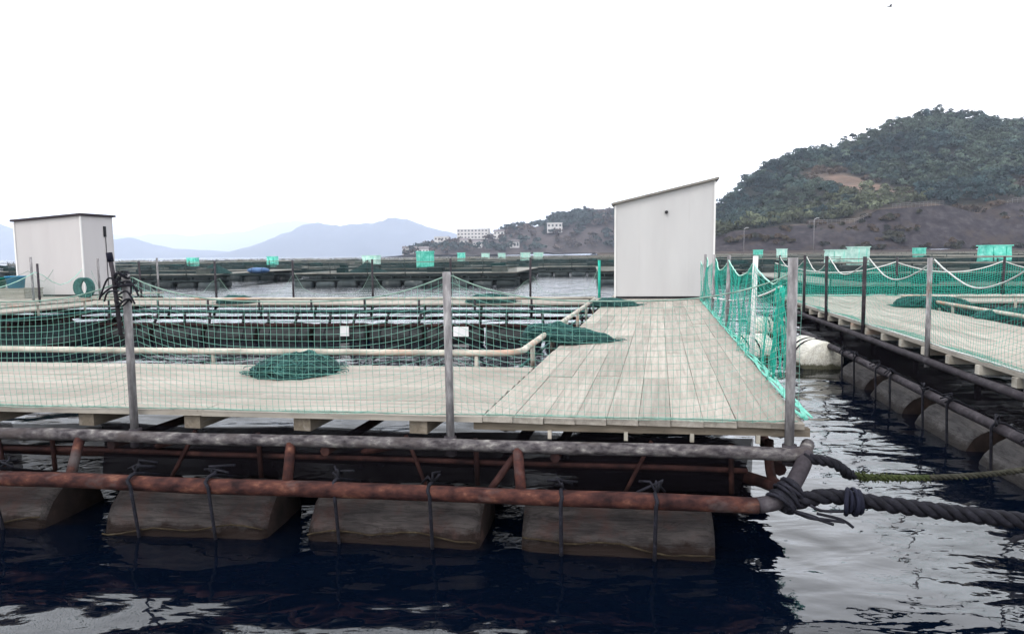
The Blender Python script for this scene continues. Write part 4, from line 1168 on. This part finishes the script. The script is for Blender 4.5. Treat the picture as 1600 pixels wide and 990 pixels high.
def tub(c, r, h, mat, label):
    t = thing('round_tub', label, 'tub', c)
    n = 24; vs = []; fs = []
    prof = [(0, 0.004), (r * .8, 0.0), (r * .97, h), (r * 1.05, h), (r * 1.05, h - .03), (r * .96, h - .035)]
    prof = [(0.0, 0.0), (r * .80, 0.0), (r * .97, h - .03), (r * 1.05, h - .03), (r * 1.05, h), (r * .94, h), (r * .76, .03), (0.0, .03)]
    for pr, pz in prof:
        for k in range(n): vs.append((pr * math.cos(2 * math.pi * k / n), pr * math.sin(2 * math.pi * k / n), pz))
    for i in range(len(prof) - 1):
        for k in range(n):
            k2 = (k + 1) % n
            fs.append((i * n + k, i * n + k2, (i + 1) * n + k2, (i + 1) * n + k))
    MB().add(vs, fs, True).build('tub_body', mat, t, local=True)
    return t
def crate(c, sx, sy, sz, rz, label, mat):
    t = thing('slatted_crate', label, 'crate', c, None, rz)
    for s in (-1, 1):
        for k in range(3): MB().box((0, s * sy / 2, sz * (k + .5) / 3), (sx, .02, sz / 3 - .012)).build('slat', mat, t, local=True)
        for k in range(3): MB().box((s * sx / 2, 0, sz * (k + .5) / 3), (.02, sy - .022, sz / 3 - .012)).build('slat', mat, t, local=True)
    MB().box((0, 0, sz + .012), (sx + .04, sy + .04, .02)).build('lid', mat, t, local=True)
crate(NEAR(-16.98, 11.5, DECK + .006), 1.5, .55, .22, NEAR.au, 'low weathered crate under the blue and green tubs', M['plank'])
tub(NEAR(-16.66, 11.45, DECK + .255), .22, .30, M['blue'], 'blue plastic tub on a crate before the small hut')
tub(NEAR(-17.26, 11.5, DECK + .255), .23, .26, M['greentub'], 'green plastic tub cut by the left picture edge')
t = thing('hose_reel', 'dark green coil of hose beside the small hut', 'hose', NEAR(-14.95, 11.6, DECK))
for k in range(5):
    MB().tube([NEAR(-15.0 + .04 * k, 11.6, DECK + .25) + NEAR.u * (.22 * math.cos(q)) * 0.85 + Vector((0, 0, .22 * math.sin(q))) for q in np.linspace(0, 6.283, 20, endpoint=False)], .035, 6, closed=True).build('coil', M['netdark'], t)

# ------------------------------------------------------------------ right raft
rr2 = thing('fish_raft', 'raft on the right with dark pipe frame and teal netting', 'raft', RIGHT(6, 6, 0.3))
lay_planks(rr2, RIGHT, 0.0, 1.8, 0.0, 12.4, 'v', 0.2, 3.0)
lay_planks(rr2, RIGHT, 1.807, 13.0, 10.6, 12.4, 'u', 0.225, 3.6)
lay_planks(rr2, RIGHT, 1.807, 13.0, 0.0, 1.8, 'u', 0.225, 3.6)
bm = None
for i in range(21):
    b = 0.2 + i * 0.6
    me = plank_mesh(1.75, 0.075, 0.082, M['rail'])
    p = RIGHT(0.86, b, 0.692) - wloc(rr2)
    link_mesh('joist', me, rr2, (p.x, p.y, p.z), (0, 0, RIGHT.au + random.uniform(-.02, .02)))
pipe_part(rr2, 'top_pipe', [RIGHT(-0.05, -0.3, .575), RIGHT(-0.05, 12.5, .575)], .037, M['darkpipe'], 12, .006)
pipe_part(rr2, 'low_pipe', [RIGHT(-0.22, -0.3, .335), RIGHT(-0.22, 12.5, .335)], .042, M['darkpipe'], 12, .006)
pipe_part(rr2, 'top_pipe', [RIGHT(1.76, 0.3, .575), RIGHT(1.76, 12.3, .575)], .037, M['darkpipe'], 8)
for i in range(9):
    b = 0.6 + i * 1.42
    pipe_part(rr2, 'strut', [RIGHT(0.10, b, .56), RIGHT(0.12, b + .03, .33)], .028, M['darkpipe'], 8)
for b in (10.66, 12.34):
    pipe_part(rr2, 'top_pipe', [RIGHT(0, b, .575), RIGHT(13, b, .575)], .04, M['darkpipe'], 8)
    pipe_part(rr2, 'low_pipe', [RIGHT(0, b, .335), RIGHT(13, b, .335)], .045, M['rustdark'], 8)
QP = [0.5, 2.4, 4.25, 6.3, 8.1, 9.6, 11.9]
for b in QP:
    pipe_part(rr2, 'post', [RIGHT(-0.02, b, .5), RIGHT(-0.02 + random.uniform(-.02, .03), b + random.uniform(-.02, .06), 1.62)], .024, M['darkpipe' if b > 5 else 'post'], 10)
for a in (2.5, 4.6, 6.7, 8.8, 10.9): pipe_part(rr2, 'post', [RIGHT(a, 12.42, .5), RIGHT(a, 12.42, 1.55)], .024, M['darkpipe'], 8)
pipe_part(rr2, 'rail', [RIGHT(1.95, 1.9, RZ), RIGHT(1.95, 10.5, RZ), RIGHT(13, 10.5, RZ)], .03, M['rail'], 10)
for i in range(7): pipe_part(rr2, 'rail_stay', [RIGHT(1.95, 2.4 + i * 1.2, .55), RIGHT(1.95, 2.4 + i * 1.2, RZ)], .02, M['rail'], 8)
for i in range(8): pipe_part(rr2, 'rail_stay', [RIGHT(2.6 + i * 1.3, 10.5, .4), RIGHT(2.6 + i * 1.3, 10.5, RZ)], .022, M['rail'], 8)
nt = thing('cage_net_or_shade', 'near-black sheet painted as the shade behind the pipes of the right raft', 'net', RIGHT(0.3, 6, -.4))  # added black sheets that paint the shade under this deck
curtain(nt, RIGHT, [(0.0, 0.1), (0.0, 12.2)], 0.60, 0.30, M['sheet_shade'])
curtain(nt, RIGHT, [(0.46, 0.1), (0.46, 12.2)], 0.60, -0.3, M['sheet_shade'])
nt2 = thing('cage_net_or_shade', 'dark net hanging inside the cage mouth of the right raft', 'net', RIGHT(6, 8, -1))
curtain(nt2, RIGHT, [(2.1, 2.0), (2.1, 10.3), (13, 10.3)], 0.60, -1.0, M['sheet_dark'])
olab = ['first', 'second', 'third', 'fourth', 'fifth', 'sixth']
for i, b in enumerate((6.05, 4.75, 3.40, 2.10, 0.80)):
    make_float(RIGHT(0.03, b, -0.05), RIGHT.av + random.uniform(-.04, .04), 1.0, 0.27, M['floatright'], f'grey strapped float under the right raft, {olab[i]} nearer than the white float', 'grey floats of the right raft', i + 2, (0.25, 0.385, 0.042), (-0.26, 0.24))
for p, ang, lab in [((RIGHT(-0.36, 7.5).x, RIGHT(-0.36, 7.5).y, 0.10), RIGHT.av + .12, 'white foam float beside the right raft frame'), ((3.70, 10.85, 0.09), RIGHT.au + .5, 'white foam float seen through the teal net'), ((5.35, 14.0, 0.06), RIGHT.au, 'white foam float far down the channel by the right raft')]:
    make_float(p, ang, 0.86, 0.29, M['floatwhite'], lab, 'white foam floats in the channel', int(p[0]), None, (-0.12, 0.10))
def redge_pos(x, off, z): return RIGHT(-0.01 + off, x, z)
fence_net('fence_net', 'thin teal net with white rope along the right raft edge', redge_pos, 0.5, 11.9, QP, 1.60, 0.24, DECK, 0.05, 0.0012, M['netbright'], side=.05, rope_r=.008, rope_mat='ropewhite', sharp=1.9, seed=15, slack=1.12)
def rfar_pos(x, off, z): return RIGHT(x, 12.44 - off, z)
fence_net('fence_net', 'dense teal net across the far edge of the right raft', rfar_pos, 0.0, 12.9, [0, 2.5, 4.6, 6.7, 8.8, 10.9, 13], 1.45, 0.22, DECK, 0.05, 0.0055, M['netbright'], side=.12, rope_r=.012, rope_mat='ropewhite', seed=22, fold=.06)
net_bundle('dark green net draped over the rail of the right raft', RIGHT(2.0, 9.3, DECK), RIGHT.au, .62, .34, .16, 31, 'net bundles on the right raft', .0, .05)
net_bundle('dark net heap on the right raft near the picture edge', RIGHT(2.25, 7.2, DECK), RIGHT.au, .5, .3, .13, 35, 'net bundles on the right raft')

# ------------------------------------------------------------------ rafts farther out
def far_raft(name_label, wdt, dep, near=True):
    t = thing('fish_raft', name_label, 'raft', (0, 0, 0))
    mb = MB()
    k = 1.5
    for c, s in (((wdt / 2, k / 2, DECK - .02), (wdt, k, .05)), ((wdt / 2, dep - k / 2, DECK - .02), (wdt, k, .05)), ((k / 2, dep / 2, DECK - .02), (k, dep - 2 * k - .02, .05)), ((wdt - k / 2, dep / 2, DECK - .02), (k, dep - 2 * k - .02, .05))):
        MB().box(c, s).build('walkway', M['farwood'], t, local=True)
    for b in (0.05, k, dep - k, dep - .05):
        MB().tube([(0, b, .57), (wdt, b, .57)], .05, 6).build('top_pipe', M['fardark'], t, local=True)
        MB().tube([(0, b - .1, .33), (wdt, b - .1, .33)], .055, 6).build('low_pipe', M['fardark'], t, local=True)
    fm = None
    m = int(wdt / 1.3)
    for b in (0.1, k, dep - k):
        for i in range(m):
            o = None
            if fm is None:
                fm = float_mesh('float', 1.05, .28, M['floatfar'], 1, n=12, m=8)
            o = link_mesh('float', fm, t, (0.7 + i * 1.3, b + random.uniform(-.1, .1), .05), (0, 0, random.uniform(-.08, .08)))
    pm = None
    for b in (0,):
        for i in range(int(wdt / 2.2) + 1):
            if pm is None:
                pm = MB().tube([(0, 0, .5), (0, 0, 1.45)], .024, 6).build('post', M['fardark'], t, local=True); pm.location = (.1 + i * 2.2, b, 0); pm = pm.data
            else: link_mesh('post', pm, t, (.1 + i * 2.2, b, 0), (random.uniform(-.03, .03), random.uniform(-.03, .03), 0))
    if near:
        for i in range(int(wdt / 1.1)): MB().tube([(.4 + i * 1.1, 0.05, .55), (.4 + i * 1.1, -.05, .33)], .035, 6).build('strut', M['fardark'], t, local=True)
    for b in (0.0, dep):
        for z in (1.02, 1.36): MB().tube([(0, b, z), (wdt * .5, b, z - .05), (wdt, b, z)], .022, 5).build('rail', M['fardark' if z < 1.2 else 'farwood'], t, local=True)
    for i in range(7): MB().box((1 + i * (wdt - 2) / 6, random.choice((.5, dep - .6)), DECK + .16), (random.uniform(.4, 1.2), .5, random.uniform(.15, .4)), None, .03).build('gear', M[random.choice(('fardark', 'floatfar', 'netpile', 'farwood'))], t, local=True)
    # nets slumped along its edges
    for b in (0.02, dep - .02):
        n = 40; top = []; bot = []
        posts = [.1 + i * 2.2 for i in range(int(wdt / 2.2) + 1)] + [wdt]
        for x in np.linspace(.1, wdt, n):
            zt = sag_top(x, posts, 1.35, .30, 2.2); top.append((x, b, zt)); bot.append((x, b + .08 * math.sin(x * 3), DECK + .01))
        MB().add(bot + top, [(i, i + 1, n + i + 1, n + i) for i in range(n - 1)], True).build('edge_net', M['sheet_dark'], t, local=True)
    vs = [(k, k, .5), (wdt - k, k, .5), (wdt - k, dep - k, .5), (k, dep - k, .5), (k, k, -.8), (wdt - k, k, -.8), (wdt - k, dep - k, -.8), (k, dep - k, -.8)]
    MB().add(vs, [(0, 1, 5, 4), (1, 2, 6, 5), (2, 3, 7, 6), (3, 0, 4, 7)]).build('cage_net_or_shade', M['sheet_dark'], t, local=True)
    return t
proto = None
PO = ['leftmost', 'second', 'third', 'fourth', 'fifth', 'sixth', 'seventh', 'eighth', 'ninth', 'tenth', 'eleventh', 'twelfth']
FARSPOTS = []
rows = [(38.5, -30, 13.0, 4.4, 5), (53, -44, 13.0, 1.0, 8), (70, -58, 13.0, 1.2, 9), (90, -70, 13.0, 2.5, 10), (118, -70, 13.0, 4.0, 10)]
rowname = ['nearest far row', 'second far row', 'third far row', 'fourth far row', 'last far row']
for ri, (y, x0, w, gap, n) in enumerate(rows):
    for i in range(n):
        lab = f'dark floating fish raft in the {rowname[ri]}, ' + (f'{PO[i]} from the left' if i else 'leftmost of its row')
        if proto is None:
            proto = far_raft(lab, 13.0, 12.5); t = proto
        else:
            t = copy_tree(proto)
        x = x0 + i * (w + gap)
        t.location = (x, y + random.uniform(-.8, .8) - x * 0.08, 0)
        t.rotation_euler.z = R(-6) + random.uniform(-.03, .03)
        tag(t, lab, 'raft', 'rafts in the far rows')
# raft right behind the channel
for x, y, lab in [(9.0, 19.5, 'dark raft just behind the right raft'), (24.2, 18.4, 'dark raft behind the right raft at the picture edge'), (21.5, 34.0, 'dark raft in the row beyond the channel end')]:
    t = copy_tree(proto); t.location = (x, y, 0); t.rotation_euler.z = R(-8); tag(t, lab, 'raft', 'rafts in the far rows')

# mint boxes standing on the far rafts
def mint_box(px, D, w, h, zb, label, mat='mint', gap=True):
    x = (px - 800) / 1067 * D
    t = thing('covered_box', label, 'box', (x, D, zb), 'mint covered boxes on the far rafts', random.uniform(-.2, .2))
    leg = 0.12
    vs_, fs_ = [], []
    n_ = 24; sd = px * .37
    for i in range(8):
        z_ = leg + (h - leg) * i / 7
        for j in range(n_):
            q = 2 * math.pi * j / n_
            c_, s_ = math.cos(q), math.sin(q); k_ = 1 / max(abs(c_), abs(s_)) ** .85
            g_ = 1 + .07 * mnoise.noise(Vector((c_ * 2 + sd, s_ * 2, z_ * 2))) + .04 * mnoise.noise(Vector((c_ * 6 + sd, s_ * 6, z_ * 5)))
            vs_.append((c_ * k_ * w / 2 * g_, s_ * k_ * w * .4 * g_, z_))
    for i in range(7):
        for j in range(n_): fs_.append((i * n_ + j, i * n_ + (j + 1) % n_, (i + 1) * n_ + (j + 1) % n_, (i + 1) * n_ + j))
    fs_.append(tuple(7 * n_ + j for j in range(n_)))
    MB().add(vs_, fs_).build('cover', M[mat], t, local=True)
    for sx in (-1, 1):
        for sy in (-1, 1): MB().box((sx * w * .42, sy * w * .32, leg / 2), (.06, .06, leg)).build('leg', M['fardark'], t, local=True)
    for s in (-.25, .25): MB().box((s * w, 0, h * .55), (.03, w * .8 + .02, h * .78)).build('strap', M['netbright' if mat == 'mint' else 'mint'], t, local=True)
    MB().box((0, 0, h + .02), (w * 1.04, w * .84, .05), None, .015).build('lid', M[mat], t, local=True)
for px, D, w, h, lab, mt in [
    (666, 47, 1.2, 1.18, 'mint green box on the far rafts just left of the middle post', 'mint'),
    (722, 80, 0.9, 1.15, 'small narrow mint box right of the middle post', 'mint'),
    (822, 80, 1.1, 1.1, 'pale mint box left of the pair near the big hut', 'mintpale'),
    (842, 84, 1.1, 1.1, 'pale mint box, right one of the pair near the big hut', 'mintpale'),
    (760, 96, 1.1, 1.1, 'pale mint box far off beyond the narrow one', 'mintpale'),
    (785, 100, 1.1, 1.1, 'pale mint box farthest off beyond the narrow one', 'mintpale'),
    (428, 58, 0.8, 0.95, 'small mint box on the far rafts left of centre', 'mint'),
    (582, 56, 1.3, 0.95, 'pale mint box beside the pointed net heap', 'mintpale'),
    (304, 58, 0.8, 0.9, 'small mint box behind the leftmost net heap', 'mint'),
    (1184, 70, 0.8, 1.1, 'small mint box right of the big hut', 'mint'),
    (1221, 60, 0.75, 1.15, 'pale mint box behind the corner post', 'mintpale'),
    (1306, 46, 1.25, 1.0, 'low pale mint box behind the right raft', 'mintpale'),
    (1340, 40, 1.0, 1.15, 'pale mint box with folded cover behind the right raft', 'mintpale'),
    (1435, 64, 0.9, 1.1, 'small mint box in the middle behind the right raft', 'mint'),
    (1552, 40, 1.38, 1.15, 'large mint box at the right picture edge', 'mint')]:
    mint_box(px, D, w, h, DECK + .005, lab, mt)
for x, y, lab in [(-17.6, 40.6, 'pointed dark net heap on the far rafts at left'), (-8.4, 39.8, 'pointed dark net heap beside the pale mint box')]:
    t = thing('net_heap', lab, 'net heap', (x, y, DECK + .005), 'pointed net heaps on the far rafts')
    vs = []; fs = []; n = 20
    for k in range(7):
        s = k / 6
        for j in range(n):
            q = 2 * math.pi * j / n
            rad = 1.15 * (1 - s) ** 1.15 * (1 + .25 * mnoise.noise(Vector((math.cos(q) * 2, math.sin(q) * 2, k * .4 + x)))) + .03
            vs.append((rad * math.cos(q), rad * math.sin(q) * .5, s * 0.62 * (1 + .25 * mnoise.noise(Vector((math.cos(q) * 2 + x, math.sin(q) * 2, s * 3))))))
    for k in range(6):
        for j in range(n): fs.append((k * n + j, k * n + (j + 1) % n, (k + 1) * n + (j + 1) % n, (k + 1) * n + j))
    MB().add(vs, fs, True).build('netting', M['netpile'], t, local=True)
    MB().tube([(0, 0, 0), (.05, 0, .72)], .03, 6).build('stake', M['fardark'], t, local=True)
t = thing('tarp_bundle', 'blue tarpaulin bundle on the nearest far raft', 'tarpaulin', (-14.9, 40.3, DECK + .005))
vs = []; fs = []; n = 16
for i in range(13):
    s = i / 12 * 2 - 1
    for j in range(n):
        q = 2 * math.pi * j / n
        k = (1 - abs(s) ** 4 * .6) * (1 + .18 * mnoise.noise(Vector((s * 3, math.cos(q) * 2, math.sin(q) * 2))))
        vs.append((s * .62, .3 * k * math.cos(q), .17 + .17 * k * math.sin(q)))
for i in range(12):
    for j in range(n): fs.append((i * n + j, i * n + (j + 1) % n, (i + 1) * n + (j + 1) % n, (i + 1) * n + j))
fs.append(tuple(range(n))[::-1]); fs.append(tuple(12 * n + j for j in range(n)))
MB().add(vs, fs, True).build('tarp', M['bluetarp'], t, local=True)
for s in (-.3, .3): MB().tube([(s, .33 * math.cos(q), .17 + .20 * math.sin(q)) for q in np.linspace(0, 6.283, 16, endpoint=False)], .010, 5, closed=True).build('tie', M['ropedark'], t, local=True)

# a bird high in the sky
bx, by, bz = 32.33, 60.0, 22.26
t = thing('bird', 'small dark bird flying at the top right of the sky', 'bird', (bx, by, bz))
vs, fs = [], []
n = 8
for i in range(9):
    s = i / 8; rad = .065 * math.sin(math.pi * min(1, s * 1.02)) ** .7 + .006
    for j in range(n): vs.append(((s - .5) * .42, rad * math.cos(2 * math.pi * j / n), rad * math.sin(2 * math.pi * j / n)))
for i in range(8):
    for j in range(n): fs.append((i * n + j, i * n + (j + 1) % n, (i + 1) * n + (j + 1) % n, (i + 1) * n + j))
MB().add(vs, fs, True).build('body', M['bird'], t, local=True)
for s in (-1, 1):
    w = [(.08, s * .05, .02), (-.08, s * .05, .02), (-.10, s * .22, .11), (-.06, s * .42, .06), (.0, s * .40, .065), (.06, s * .22, .12)]
    MB().add(w + [(a, b, c + .012) for a, b, c in w], [(0, 1, 2, 5), (5, 2, 3, 4), (6, 11, 8, 7), (11, 10, 9, 8)] + [(i, (i + 1) % 6, 6 + (i + 1) % 6, 6 + i) for i in range(6)]).build('wing', M['bird'], t, local=True)
MB().add([(-.2, -.02, 0), (-.2, .02, 0), (-.33, .05, 0), (-.33, -.05, 0), (-.2, 0, .012), (-.33, 0, .012)], [(0, 1, 2, 3), (0, 4, 5, 3), (1, 4, 5, 2), (0, 1, 4), (2, 3, 5)]).build('tail', M['bird'], t, local=True)

# ------------------------------------------------------------------ haze
m = bpy.data.materials.new('haze_air'); m.use_nodes = True
hn, hl_ = m.node_tree.nodes, m.node_tree.links
hn.clear()
ho = hn.new('ShaderNodeOutputMaterial'); hv = hn.new('ShaderNodeVolumePrincipled')
hv.inputs['Color'].default_value = (0.72, 0.81, 1.0, 1)
hv.inputs['Density'].default_value = 1.6e-4
hv.inputs['Anisotropy'].default_value = 0.0
hl_.new(hv.outputs[0], ho.inputs['Volume'])
try: m.volume_intersection_method = 'FAST'
except Exception: pass
o = MB().box((0, 6700, 299), (28200, 14800, 604)).build('haze', m)
tag(o, 'pale sea haze', kind='stuff')
